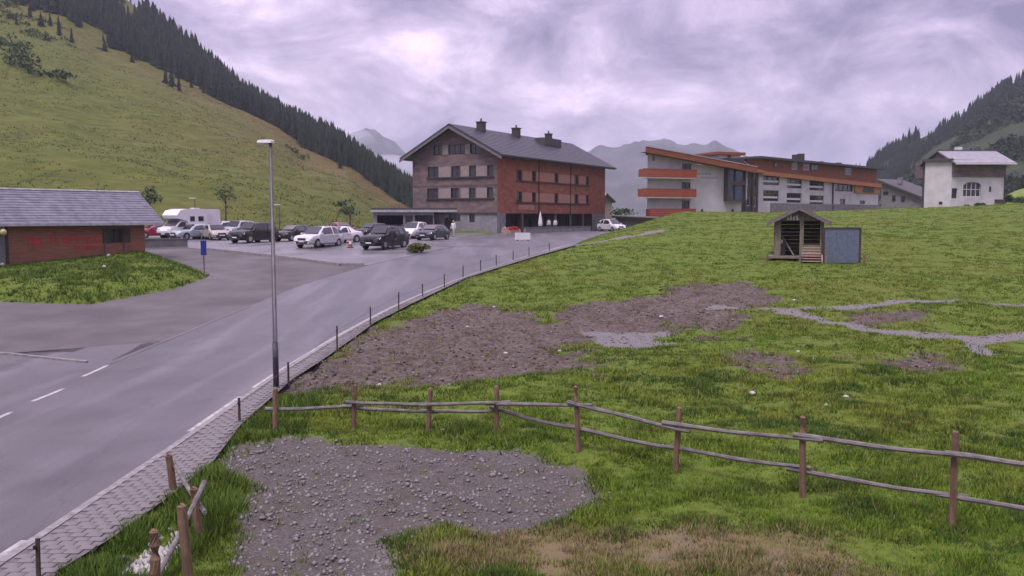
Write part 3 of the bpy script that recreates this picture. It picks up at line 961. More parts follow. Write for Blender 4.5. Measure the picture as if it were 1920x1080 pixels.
edgeA = forest_pts(hill_a, 100, 40, 770, 1.0, 1.12, 3.5, 8.0)
ridgeA = forest_pts(hill_a, 110, 285, 770, 1.88, 2.03, 4.0, 10.5)
spruce_things(edgeA, 'dark spruce along the lower edge of the wood on the left slope', 'spruces along the lower edge of the left wood')
spruce_things(ridgeA, 'dark spruce on the skyline of the left mountain slope', 'spruces on the left skyline')
ridgeB = forest_pts(hill_b, 70, 1600, 1935, 1.85, 2.04, 6.0, 11.0)
spruce_things(ridgeB, 'bluish spruce on the ridge line of the right hill', 'spruces on the right ridge')
lone = []
for px, py_s, h in ((75, 0.93, 6.5), (95, 0.9, 5), (112, 0.92, 4.5), (128, 0.86, 7), (150, 0.86, 5), (210, 0.95, 5), (320, 0.9, 6), (332, 0.88, 7), (345, 0.87, 6), (640, 0.93, 5), (260, 0.97, 5), (50, 0.84, 4)):
    x, y, z = hill_a(px, py_s); lone.append((float(x), float(y), float(z), h))
for i, q in enumerate(sorted(lone, key=lambda q: q[0] / q[1])):
    spruce_things([q], '%s lone small spruce on the open grass below the left wood' % ('leftmost,second from left,third from left,fourth from left,fifth from left,sixth from left,seventh from left,eighth from left,ninth from left,tenth from left,eleventh from left,rightmost'.split(',')[i]), 'small lone spruces on the left slope')
# the slope between wood edge and skyline, several thousand trees that read as one mass
massA = forest_pts(hill_a, 4800, -60, 790, 1.03, 2.02, 4.0, 9.5)
massA += forest_pts(hill_a, 500, 560, 800, 1.0, 2.0, 5.0, 8.0)
bandB = forest_pts(hill_b, 1300, 1560, 1935, lambda p: 1.95 - 1.0 * sm((1890 - p) / 110) * 1.0 - 0.25 * sm((1720 - p) / 120), 2.0, 5.0, 9.5)
V, F = spruce_np(massA + bandB)
tag(mesh_np('forest', V, F, needles[0]), kind='stuff')


# broadleaf shrubs on the right hill and shrubs on the left slope: masses
def leaf_blobs(pts, n_leaf, seed):
    r = np.random.default_rng(seed)
    Vs = []
    for (x, y, z, rad, h) in pts:
        n = n_leaf
        u = r.normal(size=(n, 3)); u /= np.linalg.norm(u, axis=1)[:, None]; u[:, 2] = np.abs(u[:, 2]) * 1.0 - 0.15
        rr = r.uniform(0.55, 1.05, n)[:, None]
        c = u * rr * np.array([rad, rad, h]) + np.array([x, y, z])
        a, b = r.normal(size=(n, 3)), r.normal(size=(n, 3))
        sz = rad * 0.34
        a *= sz / np.linalg.norm(a, axis=1)[:, None]; b *= sz / np.linalg.norm(b, axis=1)[:, None]
        Vs.append(np.stack([c - a * .6, c + b, c + a], 1).reshape(-1, 3))
    V = np.concatenate(Vs)
    return V, np.arange(len(V)).reshape(-1, 3)


pts = []
px = nrg.uniform(1660, 1940, 2600); s = nrg.uniform(0.15, 1.85, 2600)
x, y, z = hill_b(px, s); dn = fbm(x, y, 45, 3)
for i in range(2600):
    if dn[i] > 0.44 + 0.06 * (s[i] > 0.9): pts.append((x[i], y[i], z[i], rnd.uniform(1.6, 3.6), rnd.uniform(2.2, 5.0)))
V, F = leaf_blobs(pts, 34, 3)
tag(mesh_np('woodland', V, F, pmat('hill woodland leaves', (0.016, 0.028, 0.014), (0.03, 0.044, 0.022), scale=0.06, rough=0.85, spec=0.2)), kind='stuff')
pts = []
px = nrg.uniform(-30, 700, 900); s = nrg.uniform(0.5, 1.04, 900)
x, y, z = hill_a(px, s); dn = fbm(x, y, 24, 3)
for i in range(900):
    w = sm((230 - px[i]) / 200) * 0.2 + 0.10 * (s[i] > 0.93)
    if dn[i] > 0.76 - w: pts.append((x[i], y[i], z[i], rnd.uniform(0.8, 2.0), rnd.uniform(0.7, 1.9)))
for cx_, s_ in ((20, .62), (35, .58), (50, .56), (62, .54), (78, .53), (92, .5), (12, .66), (8, .6), (40, .62), (10, .9), (25, .86)):
    x, y, z = hill_a(cx_, s_)
    for _ in range(6): pts.append((float(x) + rnd.gauss(0, 3), float(y) + rnd.gauss(0, 3), float(z), rnd.uniform(1.3, 2.6), rnd.uniform(1, 2)))
V, F = leaf_blobs(pts, 30, 5)
tag(mesh_np('undergrowth', V, F, pmat('alder scrub leaves', (0.032, 0.055, 0.018), (0.055, 0.085, 0.025), scale=0.15, rough=0.85, spec=0.2)), kind='stuff')


# ------------------------------------------------------------------ grass blades
def blades(X, Y, Z, h, w, tint, per, spread, seed):
    r = np.random.default_rng(seed)
    n = len(X); k = n * per
    X, Y, Z, h, w = (np.repeat(a, per) for a in (X, Y, Z, h, w)); tint = np.repeat(tint, per, 0)
    a = r.uniform(0, 2 * np.pi, k); rad = np.sqrt(r.uniform(0, 1, k)) * np.repeat(spread, per)
    bx, by = X + rad * np.cos(a), Y + rad * np.sin(a)
    f = r.uniform(0, 2 * np.pi, k); hh = h * r.uniform(0.5, 1.2, k); lean = hh * r.uniform(0.15, 0.9, k)
    la = a + r.normal(0, 0.7, k)
    c, s_ = np.cos(f) * w * 0.5, np.sin(f) * w * 0.5
    p0 = np.stack([bx - c, by - s_, Z - 0.03], -1); p1 = np.stack([bx + c, by + s_, Z - 0.03], -1)
    p2 = np.stack([bx + lean * np.cos(la), by + lean * np.sin(la), Z + hh], -1)
    V = np.stack([p0, p1, p2], 1).reshape(-1, 3)
    t = tint * r.uniform(0.75, 1.25, k)[:, None]
    C = np.repeat(np.concatenate([t, np.ones((k, 1))], 1), 3, 0)
    return V, np.arange(len(V)).reshape(-1, 3), C


def grass_mat():
    m, N, Lk, b = nodes('grass blades')
    a = N.new('ShaderNodeAttribute'); a.attribute_name = 'tint'
    Lk.new(a.outputs['Color'], b.inputs['Base Color'])
    b.inputs['Roughness'].default_value = 0.75; b.inputs['Specular IOR Level'].default_value = 0.25
    return m


gm = grass_mat()
n = 230000
d = np.exp(nrg.uniform(np.log(11.5), np.log(128), n))
px = nrg.uniform(-60, 1980, n)
X = d * (px - 960) / FPX; Y = d
ps = paved_sd(X, Y); bs = bank_sd(X, Y)
g, mu, dr = masks(X, Y)
clump = fbm(X + 5, Y, 0.8, 3)
ok = ((ps < -0.06) | (bs > 0.05)) & (nrg.random(n) > g * 0.985) & (nrg.random(n) > 0.95 * mu ** 1.6) & (clump > 0.2 + 0.2 * nrg.random(n)) & (nrg.random(n) > 0.12 * dr)
X, Y, d, mu, dr, clump, ps = X[ok], Y[ok], d[ok], mu[ok], dr[ok], clump[ok], ps[ok]
Z = terrain_z(X, Y)
tone = fbm(X, Y, 7, 3)[:, None]; t2 = nrg.random(len(X))[:, None]
fresh, yellow, deep, straw = (np.array(c) for c in ((0.093, 0.15, 0.014), (0.135, 0.165, 0.021), (0.054, 0.096, 0.012), (0.2, 0.16, 0.075)))
w1 = np.clip((tone - 0.35) / 0.3, 0, 1)
tint = fresh * (1 - w1) + yellow * w1
cn_ = fbm(X + 31, Y + 3, 0.75, 2)[:, None]; cn2 = fbm(X + 71, Y + 13, 2.6, 2)[:, None]
fk = np.clip((62 - d) / 38, 0, 1)[:, None]
tint = tint * (1 + fk * (-0.28 + 0.56 * np.clip((cn_ - 0.3) / 0.4, 0, 1)))
tint = np.where(((t2 < 0.12) | (cn_ * 0.6 + cn2 * 0.4 < 0.4)) & (nrg.random((len(X), 1)) < 0.05 + fk), deep, tint)
strawk = np.clip(dr[:, None] * 0.8 + mu[:, None] * 0.35 + 0.04, 0, 0.9)
tint = np.where(nrg.random((len(X), 1)) < strawk, straw, tint)
bk = ((bank_sd(X, Y) > 0) | ((ps > -1.6) & (Y < 26)))[:, None]
tint = np.where(bk & (t2 < 0.8), deep * 1.15, tint)
h = (0.05 + 0.26 * np.clip(clump - 0.38, 0, 0.5)) * (1 + 0.8 * bk[:, 0]) * (1 - 0.45 * np.clip((d - 25) / 60, 0, 1))
w = 0.012 + 0.0010 * d
V, F, C = blades(X, Y, Z, h, w, tint, 5, 0.05 + 0.0022 * d, 21)
mesh_np('meadow_grass', V, F, gm, attrs={'tint': C}, kind='stuff')
n = 26000
px = nrg.uniform(-30, 790, n); s = nrg.uniform(0.0, 1.06, n)
x, y, z = hill_a(px, s)
cl = fbm(x, y, 9, 3)
ok = cl > 0.36 + 0.14 * nrg.random(n)
x, y, z, px, s = x[ok], y[ok], z[ok], px[ok], s[ok]
dryk = 0.7 * sm((px - 120) / 600) * sm(s / 0.7) + 0.3 * sm((s - 0.75) / 0.2)
tint = np.where(nrg.random((len(x), 1)) < dryk[:, None], np.array([0.105, 0.084, 0.026]), np.array([0.064, 0.08, 0.014]))
tint = np.where(nrg.random((len(x), 1)) < 0.2, tint * 0.85, tint)
V, F, C = blades(x, y, z, 0.12 + 0.14 * nrg.random(len(x)), 0.1 + y * 0.0007, tint, 2, np.full(len(x), 0.35), 23)
mesh_np('slope_grass', V, F, gm, attrs={'tint': C}, kind='stuff')


# ------------------------------------------------------------------ loose gravel, clods
def pebbles(X, Y, Z, S, seed):
    r = np.random.default_rng(seed)
    base = np.array([(1, 0, 0), (0, 1, 0), (-1, 0, 0), (0, -1, 0), (0, 0, 0.8), (0, 0, -0.5)], float)
    tri = np.array([(0, 1, 4), (1, 2, 4), (2, 3, 4), (3, 0, 4), (1, 0, 5), (2, 1, 5), (3, 2, 5), (0, 3, 5)])
    n = len(X); a = r.uniform(0, 6.28, n)
    B = base[None] * r.uniform(0.6, 1.2, (n, 6, 1)) * np.asarray(S)[:, None, None]
    c, s_ = np.cos(a)[:, None], np.sin(a)[:, None]
    V = np.stack([B[..., 0] * c - B[..., 1] * s_ + X[:, None], B[..., 0] * s_ + B[..., 1] * c + Y[:, None], B[..., 2] + Z[:, None]], -1)
    F = tri[None] + 6 * np.arange(n)[:, None, None]
    return V.reshape(-1, 3), F.reshape(-1, 3)


n = 60000
d = np.exp(nrg.uniform(np.log(11), np.log(60), n)); px = nrg.uniform(-40, 1960, n)
X, Y = d * (px - 960) / FPX, d
g, mu, dr = masks(X, Y); ps = paved_sd(X, Y)
r1 = nrg.random(n)
okg = (ps < -0.02) & (r1 < np.maximum(g, 0.22 * mu))
X1, Y1 = X[okg], Y[okg]
V, F = pebbles(X1, Y1, terrain_z(X1, Y1) + 0.005, (0.009 + 0.04 * nrg.random(len(X1)) ** 4) * (1 + Y1 / 40), 31)
tag(mesh_np('gravel', V, F, M['stone_mid']), kind='stuff')
okm = (ps < -0.02) & (r1 < 0.3 * mu) & (g < 0.4)
X1, Y1 = X[okm], Y[okm]
V, F = pebbles(X1, Y1, terrain_z(X1, Y1), nrg.uniform(0.02, 0.085, len(X1)), 33)
tag(mesh_np('soil_clods', V, F, pmat('dark earth clods', (0.034, 0.024, 0.018), (0.1, 0.075, 0.06), scale=1.5, rough=0.95)), kind='stuff')

# ------------------------------------------------------------------ low cloud hanging in front of the far left peak
def mist(px, py, Y, rx, ry, rz, dens):
    p = at(px, py, Y); bm = bmesh.new(); bmesh.ops.create_uvsphere(bm, u_segments=28, v_segments=16, radius=1)
    for v in bm.verts:
        k = 1 + .22 * (float(vnoise(v.co.x * 3 + px, v.co.z * 3 + v.co.y * 2 + py, 1.0)) - .5)
        v.co = Vector((v.co.x * rx * k, v.co.y * ry * k, v.co.z * rz * k))
    me = bpy.data.meshes.new('mist'); bm.to_mesh(me); bm.free()
    m = bpy.data.materials.new('mist air'); m.use_nodes = True; nt = m.node_tree; nt.nodes.clear()
    ou = nt.nodes.new('ShaderNodeOutputMaterial'); pv_ = nt.nodes.new('ShaderNodeVolumePrincipled')
    pv_.inputs['Color'].default_value = (0.9, 0.9, 0.97, 1); pv_.inputs['Density'].default_value = dens
    nt.links.new(pv_.outputs[0], ou.inputs['Volume'])
    o = link('mist', me, m); o.location = p; o['kind'] = 'stuff'


mist(668, 312, 2250, 75, 260, 38, 0.0032)
mist(735, 318, 2200, 70, 240, 34, 0.0028)
mist(655, 262, 2400, 60, 240, 40, 0.002)

# ------------------------------------------------------------------ haze over the valley
hb_ = MB().ob((-5200, -350, -30), (10400, 0, 0), (0, 6500, 0), (0, 0, 345)).build('haze', None)
hm_ = bpy.data.materials.new('haze air'); hm_.use_nodes = True
nt = hm_.node_tree; nt.nodes.clear()
ou = nt.nodes.new('ShaderNodeOutputMaterial'); pvn = nt.nodes.new('ShaderNodeVolumePrincipled')
pvn.inputs['Color'].default_value = (0.74, 0.78, 0.97, 1)
pvn.inputs['Density'].default_value = 0.00019
pvn.inputs['Anisotropy'].default_value = 0.2
nt.links.new(pvn.outputs[0], ou.inputs['Volume'])
hb_.data.materials.append(hm_)
hb_['kind'] = 'stuff'
# ------------------------------------------------------------------ building helpers
Zv = Vector((0, 0, 1))


class Facade:
    """a vertical wall plane: O = ground corner, U = unit vector along it, N = outward normal"""
    def __init__(s, O, U, L):
        s.O = Vector((O[0], O[1], 0)); s.U = Vector((U[0], U[1], 0)).normalized(); s.N = Vector((s.U.y, -s.U.x, 0)); s.L = L

    def p(s, u, z, out=0.0):
        return s.O + s.U * u + Zv * z + s.N * out

    def uz(s, px, py):
        q = hit(px, py, s.O, s.N)
        return (q - s.O).dot(s.U), q.z

    def rect(s, x0, y0, x1, y1):
        """picture rectangle -> level rectangle on the wall (mean heights)"""
        u0, za = s.uz(x0, (y0 + y1) / 2); u1, zb = s.uz(x1, (y0 + y1) / 2)
        um = (x0 + x1) / 2
        z1 = s.uz(um, y0)[1]; z0 = s.uz(um, y1)[1]
        return (u0, u1, z0, z1)

    def wall(s, mb, z0, z1, ops, u0=0.0, u1=None, depth=0.22, mi=0, top=None):
        u1 = s.L if u1 is None else u1
        us = sorted({u0, u1} | {min(max(q, u0), u1) for o in ops for q in o[:2]})
        zs = sorted({z0, z1} | {min(max(q, z0), z1) for o in ops for q in o[2:4]})
        for a, b in zip(us[:-1], us[1:]):
            for c, d in zip(zs[:-1], zs[1:]):
                um, zm = (a + b) / 2, (c + d) / 2
                if b - a < 1e-4 or d - c < 1e-4: continue
                if any(o[0] < um < o[1] and o[2] < zm < o[3] for o in ops): continue
                da, db = (d, d) if top is None else (min(d, top(a)), min(d, top(b)))
                if max(da, db) <= c: continue
                mb.quad(s.p(a, c), s.p(b, c), s.p(b, max(db, c)), s.p(a, max(da, c)), mi)
        for o in ops:
            a, b, c, d = o[:4]
            q = [s.p(a, c), s.p(b, c), s.p(b, d), s.p(a, d)]
            r = [s.p(a, c, -depth), s.p(b, c, -depth), s.p(b, d, -depth), s.p(a, d, -depth)]
            for i in range(4): mb.quad(q[i], q[(i + 1) % 4], r[(i + 1) % 4], r[i], mi)

    def box(s, mb, u0, u1, z0, z1, o0, o1, mi=0):
        mb.ob(s.p(u0, z0, o0), s.U * (u1 - u0), s.N * (o1 - o0), Zv * (z1 - z0), mi)
        return mb

    def window(s, par, r, fm, gm_, nu=1, nz=1, t=0.08, depth=0.2, name='window', sill=None):
        u0, u1, z0, z1 = r
        mb = MB()
        o0, o1 = -depth - 0.02, -depth + 0.07
        s.box(mb, u0, u0 + t, z0, z1, o0, o1); s.box(mb, u1 - t, u1, z0, z1, o0, o1)
        s.box(mb, u0 + t, u1 - t, z0, z0 + t, o0, o1); s.box(mb, u0 + t, u1 - t, z1 - t, z1, o0, o1)
        for i in range(1, nu):
            u = u0 + (u1 - u0) * i / nu; s.box(mb, u - t / 2, u + t / 2, z0 + t, z1 - t, o0, o1 - 0.004)
        for i in range(1, nz):
            z = z0 + (z1 - z0) * i / nz; s.box(mb, u0 + t, u1 - t, z - t / 2, z + t / 2, o0, o1 - 0.008)
        w = mb.build(name, fm, par)
        s.box(MB(), u0 + t * .5, u1 - t * .5, z0 + t * .5, z1 - t * .5, -depth - 0.05, -depth - 0.01 + 0.015).build('pane', gm_, w)
        if sill is not None: s.box(MB(), u0 - .08, u1 + .08, z0 - .09, z0 - .003, -0.02, 0.1).build('sill', sill, w)
        return w


def roof_slab(a, b, c, d, th):
    """a sloping slab through four corner points (counter-clockwise from above), th thick downwards"""
    n = (Vector(b) - Vector(a)).cross(Vector(d) - Vector(a)).normalized()
    if n.z < 0: n = -n
    lo = [Vector(p) - n * th for p in (a, b, c, d)]
    return MB().hexa(lo + [Vector(p) for p in (a, b, c, d)])


# ------------------------------------------------------------------ street lamp by the road
lp = ground(518, 731)
lz = Hs(lp.x, lp.y) + 0.08
lamp = thing('street_lamp', (lp.x, lp.y, lz), 'tall grey street lamp standing alone at the near pavement edge', 'street lamp', 'street lamps')
MB().tube([(lp.x, lp.y, lz), (lp.x, lp.y, lz + 1.3), (lp.x, lp.y, lz + 1.32), (lp.x - .01, lp.y, lz + 7.0)], [0.085, 0.085, 0.066, 0.042], 14).build('pole', M['steel'], lamp, smooth=True)
MB().box((lp.x, lp.y, lz), 0.26, 0.26, 0.03).build('base_plate', M['steel'], lamp)
MB().box((lp.x, lp.y - 0.083, lz + .5), 0.075, 0.012, 0.38).build('service_door', M['black_metal'], lamp)
mb = MB(); hx = Vector((-0.78, 0.62, 0)); hy = Vector((-hx.y, hx.x, 0)); o = Vector((lp.x, lp.y, lz + 6.97)) - hx * 0.08
prof = [(0.0, .07, .07), (.1, .12, .09), (.5, .15, .075), (.62, .09, .05)]
vs_ = []
for t, wdt, hh in prof:
    for sx, sz in ((-1, 0), (1, 0), (.8, 1), (-.8, 1)): vs_.append(o + hx * t + hy * wdt * sx + Zv * (sz * hh + t * 0.06))
fs = [(0, 1, 2, 3), (12, 15, 14, 13)] + [(4 * i + k, 4 * i + (k + 1) % 4, 4 * i + 4 + (k + 1) % 4, 4 * i + 4 + k) for i in range(3) for k in range(4)]
head = mb.add(vs_, fs).build('lamp_head', M['lamp_head'], lamp)
MB().ob(o + hx * .14 - hy * .1 + Zv * .005, hx * .36, hy * .2, Zv * -0.02 + hx * 0).build('lens', M['light_glass'], head)


def small_lamp(px, top_y, Y, label):
    p = at(px, top_y, Y); z0 = Hs(p.x, p.y)
    t = thing('street_lamp', (p.x, p.y, z0), label, 'street lamp', 'street lamps')
    MB().tube([(p.x, p.y, z0 - .2), (p.x, p.y, p.z)], [0.06, 0.04], 8).build('pole', M['steel'], t)
    MB().box((p.x - .25, p.y, p.z - .03), 0.75, 0.2, 0.1).build('lamp_head', M['lamp_head'], t)


small_lamp(365, 372, 100, 'pale street lamp behind the camper van')
small_lamp(523, 384, 98, 'small street lamp behind the dark car, beyond the tall lamp pole')

# ------------------------------------------------------------------ long timber hut on the left
zb = 2.02
c1 = Vector((-25.65, 62.0, 0)); c0 = Vector((-30.85, 54.2, 0))
hut = thing('timber_hut', (c1.x, c1.y, zb), 'long red brown timber hut with slate roof on the grass bank', 'hut')
du = (c1 - c0).normalized(); HF = Facade(c0, du, (c1 - c0).length)
bk = -HF.N
HD = 4.4
win = HF.rect(205, 418, 230, 450)
win = (win[0], win[1], zb + 1.15, zb + 2.15)
mb = MB(); HF.wall(mb, zb + 0.0, zb + 2.55, [win])
g1 = Facade(c1, bk, HD); g1.wall(mb, zb, zb + 2.55, [])
ridge_h = 2.15
for cc in (c0, c1):
    mb.add([cc + Zv * (zb + 2.55), cc + bk * HD + Zv * (zb + 2.55), cc + bk * HD / 2 + Zv * (zb + 2.55 + ridge_h * .82)], [(0, 1, 2)])
mb.quad(c0 + Zv * zb, c0 + bk * HD + Zv * zb, c0 + bk * HD + Zv * (zb + 2.55), c0 + Zv * (zb + 2.55))
mb.quad(c0 + bk * HD + Zv * zb, c1 + bk * HD + Zv * zb, c1 + bk * HD + Zv * (zb + 2.55), c0 + bk * HD + Zv * (zb + 2.55))
wallo = mb.build('wall', M['hut_wall'], hut)
# horizontal weatherboards, each a strip of its own
nb = 13
for i in range(nb):
    za, zc = zb + 2.55 * i / nb, zb + 2.55 * (i + 1) / nb - 0.012
    segs = [(0.0, HF.L)]
    if zc > win[2] and za < win[3]: segs = [(0.0, win[0]), (win[1], HF.L)]
    for a, b in segs:
        MB().hexa([HF.p(a, za, .002), HF.p(b, za, .002), HF.p(b, za, .045), HF.p(a, za, .045), HF.p(a, zc, .002), HF.p(b, zc, .002), HF.p(b, zc, .022), HF.p(a, zc, .022)]).build('plank', M['hut_wall'], hut)
HF.window(hut, win, M['hut_dark'], M['glass'], 2, 1)
for u in (win[0] - .52, win[1] + .02): HF.box(MB(), u, u + .5, win[2], win[3], .047, .085).build('shutter', M['hut_dark'], hut)
for px in (197, 233):
    u = HF.uz(px, 465)[0]; HF.box(MB(), u - .06, u + .06, zb + .05, zb + 1.1, .047, .12).build('post', M['wood_grey'], hut)
HF.box(MB(), -0.1, HF.L + .1, zb - .16, zb + .0, -.05, .075).build('base_board', M['wood_grey'], hut)
HF.box(MB(), -0.12, .06, zb, zb + 2.5, .047, .1).build('corner_board', M['hut_dark'], hut)
# worn red lettering: strokes too weathered to read, two lines
def letter_strokes(F, par, u0, u1, z0, z1, n, mat, out, seed, wd=0.05, tall=()):
    r = random.Random(seed); mb = MB(); w = (u1 - u0) / n
    for i in range(n):
        u = u0 + w * (i + .12); hi = z1 if (i in tall) else z0 + (z1 - z0) * .72
        k = r.randrange(4)
        F.box(mb, u, u + wd, z0, hi, out, out + .012)
        if k in (0, 1, 3): F.box(mb, u + wd, u + w * .62, hi - wd, hi, out, out + .012)
        if k in (0, 2): F.box(mb, u + wd, u + w * .62, z0, z0 + wd, out, out + .012)
        if k in (0, 1): F.box(mb, u + w * .62, u + w * .62 + wd, z0, hi, out, out + .012)
        if k == 3: F.box(mb, u + wd, u + w * .55, (z0 + hi) / 2 - wd / 2, (z0 + hi) / 2 + wd / 2, out, out + .012)
    return mb.build('lettering', mat, par)
ua, ub = HF.uz(50, 448)[0], HF.uz(84, 448)[0]
letter_strokes(HF, hut, ua, ub, zb + 1.15, zb + 1.72, 3, M['red_paint'], .047, 3, .075, (0,))
ua, ub = HF.uz(92, 445)[0], HF.uz(187, 440)[0]
letter_strokes(HF, hut, ua, ub, zb + 1.2, zb + 1.85, 8, M['red_paint'], .047, 4, .075, (0, 4))
ua, ub = HF.uz(138, 460)[0], HF.uz(188, 460)[0]
letter_strokes(HF, hut, ua, ub, zb + .82, zb + 1.08, 8, M['red_paint'], .047, 6, .06, (0, 2))
ov, ov_e = 1.15, 0.65
e0 = c0 - du * 3.2 + HF.N * ov_e; e1 = c1 + du * ov + HF.N * ov_e
zev = zb + 2.5; rd = bk * (HD / 2 + ov_e)
zr = zev + ridge_h
a, b, c, d = e0 + Zv * zev, e1 + Zv * zev, e1 + rd + Zv * zr, e0 + rd + Zv * zr
rf = roof_slab(a, b, c, d, .16).build('roof', M['hut_roof'], hut)
a2, b2 = e0 + rd * 2 + Zv * zev, e1 + rd * 2 + Zv * zev
roof_slab(d, c, b2, a2, .16).build('roof', M['hut_roof'], hut)
# slate courses on the near slope
nc = 13
for i in range(nc):
    t0, t1 = i / nc, (i + 1.12) / nc
    p0, p1 = a + (d - a) * t0, b + (c - b) * t0
    q0, q1 = a + (d - a) * min(t1, 1), b + (c - b) * min(t1, 1)
    nn = (b - a).cross(d - a).normalized()
    MB().hexa([p0 + nn * .012, p1 + nn * .012, q1 + nn * .004, q0 + nn * .004, p0 + nn * .036, p1 + nn * .036, q1 + nn * .01, q0 + nn * .01]).build('slate_course', M['hut_roof'], rf)
MB().ob(a - Zv * .14 + HF.N * .01, b - a, HF.N * .07, Zv * .17).build('gutter', M['tin'], hut)
MB().tube([d + Zv * .03, c + Zv * .03], .09, 6).build('ridge_cap', M['tin'], hut)
gpx = c0 - du * 0.55 + HF.N * .5
MB().box((gpx.x, gpx.y, zb - .4), .24, .24, 2.85, math.atan2(du.y, du.x)).build('post', M['concrete'], hut)
gl = thing('wall_lamp', (gpx.x, gpx.y, zb + 2.0), 'round yellowish lamp on the post at the left end of the timber hut', 'lamp')
bm = bmesh.new(); bmesh.ops.create_uvsphere(bm, u_segments=12, v_segments=8, radius=.2)
me = bpy.data.meshes.new('globe'); bm.to_mesh(me); bm.free()
g_ = link('globe', me, pmat('yellowed globe', (0.42, 0.36, 0.14), (0.3, 0.27, 0.12), scale=6, rough=0.4), gl, True); g_.location = (.22, -.16, .0)
MB().tube([gpx + Zv * (zb + 1.95), gpx + Vector((.2, -.15, zb + 1.98))], .025, 6).build('bracket', M['black_metal'], gl)
for px, py in ((204, 490), (196, 514), (5, 509)):
    p = ground(px, py, .4); bm = bmesh.new(); bmesh.ops.create_icosphere(bm, subdivisions=2, radius=.12)
    for v in bm.verts: v.co *= rnd.uniform(.8, 1.15)
    me = bpy.data.meshes.new('stone'); bm.to_mesh(me); bm.free()
    o = link('stone', me, M['stone_pale'], None, True); o.location = (p.x, p.y, terrain_z(np.array([p.x]), np.array([p.y]))[0] + .12)
    tag(o, {204: 'pale stone in the grass close under the timber hut wall', 196: 'pale stone in the middle of the grass bank slope', 5: 'pale stone at the left end of the grass bank'}[px], 'stone', 'pale stones on the grass bank')

# low wall and blue sign behind the yard
wa, wb = ground(268, 466), ground(352, 463)
lw = thing('low_wall', (wa.x, wa.y, Hs(wa.x, wa.y)), 'low grey concrete wall between the hut and the parked camper', 'wall')
dwl = (Vector((wb.x, wb.y, 0)) - Vector((wa.x, wa.y, 0))); 
mb = MB(); mb.ob((wa.x, wa.y, Hs(wa.x, wa.y) - .3), dwl, Vector((-dwl.y, dwl.x, 0)).normalized() * .3, (0, 0, 1.0)); mb.build('wall_body', M['concrete'], lw)
MB().ob(Vector((wa.x, wa.y, Hs(wa.x, wa.y) + .7)) - dwl.normalized() * .04 - Vector((-dwl.y, dwl.x, 0)).normalized() * .04, dwl * 1.02, Vector((-dwl.y, dwl.x, 0)).normalized() * .38, (0, 0, .09)).build('coping', M['concrete'], lw)
sp = ground(383, 512)
sg = thing('road_sign', (sp.x, sp.y, sp.z), 'narrow upright blue sign on a thin post in the gravel yard', 'sign')
MB().tube([(sp.x, sp.y, sp.z - .1), (sp.x, sp.y, sp.z + 2.05)], .035, 8).build('post', M['steel'], sg)
MB().box((sp.x + .02, sp.y - .06, sp.z + 1.12), .34, .03, .92, R_(25)).build('sign_plate', M['blue_sign'], sg)

# ------------------------------------------------------------------ big shingled hotel in the middle
hc = Vector((-1.9, 114.0, 0)); sdir = Vector((.49, .87, 0)).normalized(); gdir = Vector((-sdir.y, sdir.x, 0))
HL, HW = 34.5, 13.2
h_l = hc + gdir * HW
hz = 2.75
hotel = thing('hotel', (hc.x, hc.y, hz), 'large brown shingled hotel with dark gable roof and pale shutters', 'hotel')
GF = Facade(h_l, -gdir, HW)          # gable front, u from left corner
SF = Facade(hc, sdir, HL)            # long side, u from near corner
z_eave, z_rise, z_gf = 13.1, 3.5, 5.35
# --- gable front
def R4(F, x0, y0, x1, y1): return F.rect(x0, y0, x1, y1)
row1 = [R4(GF, 802, 310.5, 822, 331), R4(GF, 846.5, 311, 863, 330.5), R4(GF, 880, 311, 892.5, 331), R4(GF, 914, 311, 925, 332)]
row2 = [R4(GF, 801, 352, 821.5, 371.5), R4(GF, 844, 352, 860, 370.5), R4(GF, 880, 352, 891, 371), R4(GF, 913, 353, 924.5, 372.5)]
row3 = [R4(GF, 813, 271, 829, 289), R4(GF, 841, 271, 872, 290), R4(GF, 882, 271, 898.5, 289.5)]
def level(rs):
    z0 = sum(r[2] for r in rs) / len(rs); z1 = sum(r[3] for r in rs) / len(rs)
    return [(r[0], r[1], z0, z1) for r in rs]
row1, row2, row3 = level(row1), level(row2), level(row3)
z_eave_g = row3[0][2] - .02
mb = MB()
GF.wall(mb, z_gf, z_eave, row1 + row2 + [(r[0], r[1], r[2], z_eave) for r in row3 if r[2] < z_eave])
# upper gable wall as columns up to the roof line, with the openings left out
def gable_top(u): return z_eave + z_rise * (1 - abs(u - HW / 2) / (HW / 2))
us = sorted({0, HW, HW / 2} | {q for r in row3 for q in r[:2]})
for a, b in zip(us[:-1], us[1:]):
    r = next((r for r in row3 if r[0] - 1e-6 <= a and b <= r[1] + 1e-6), None)
    zl = r[3] if r else z_eave
    mb.quad(GF.p(a, zl), GF.p(b, zl), GF.p(b, gable_top(b)), GF.p(a, gable_top(a)))
for r in row3:
    q = [GF.p(r[0], r[2]), GF.p(r[1], r[2]), GF.p(r[1], r[3]), GF.p(r[0], r[3])]; w_ = [p - GF.N * .22 for p in q]
    for i in range(4): mb.quad(q[i], q[(i + 1) % 4], w_[(i + 1) % 4], w_[i])
mb.build('gable_wall', M['hotel_gable'], hotel)
for r in row1 + row2: GF.window(hotel, r, M['frame_dark'], M['glass'], 2 if r[1] - r[0] > 1.1 else 1, 1, .07)
for i, r in enumerate(row3): GF.window(hotel, r, M['frame_dark'], M['glass'], 3 if i == 1 else 2, 1, .08)
for (x0, x1) in ((822.7, 845.5), (864, 879.3), (893.2, 913)):
    for rr in (row1, row2):
        r = R4(GF, x0, 320, x1, 330); GF.box(MB(), r[0], r[1], rr[0][2], rr[0][3] - .05, .01, .06).build('shutter', M['shutter'], hotel)
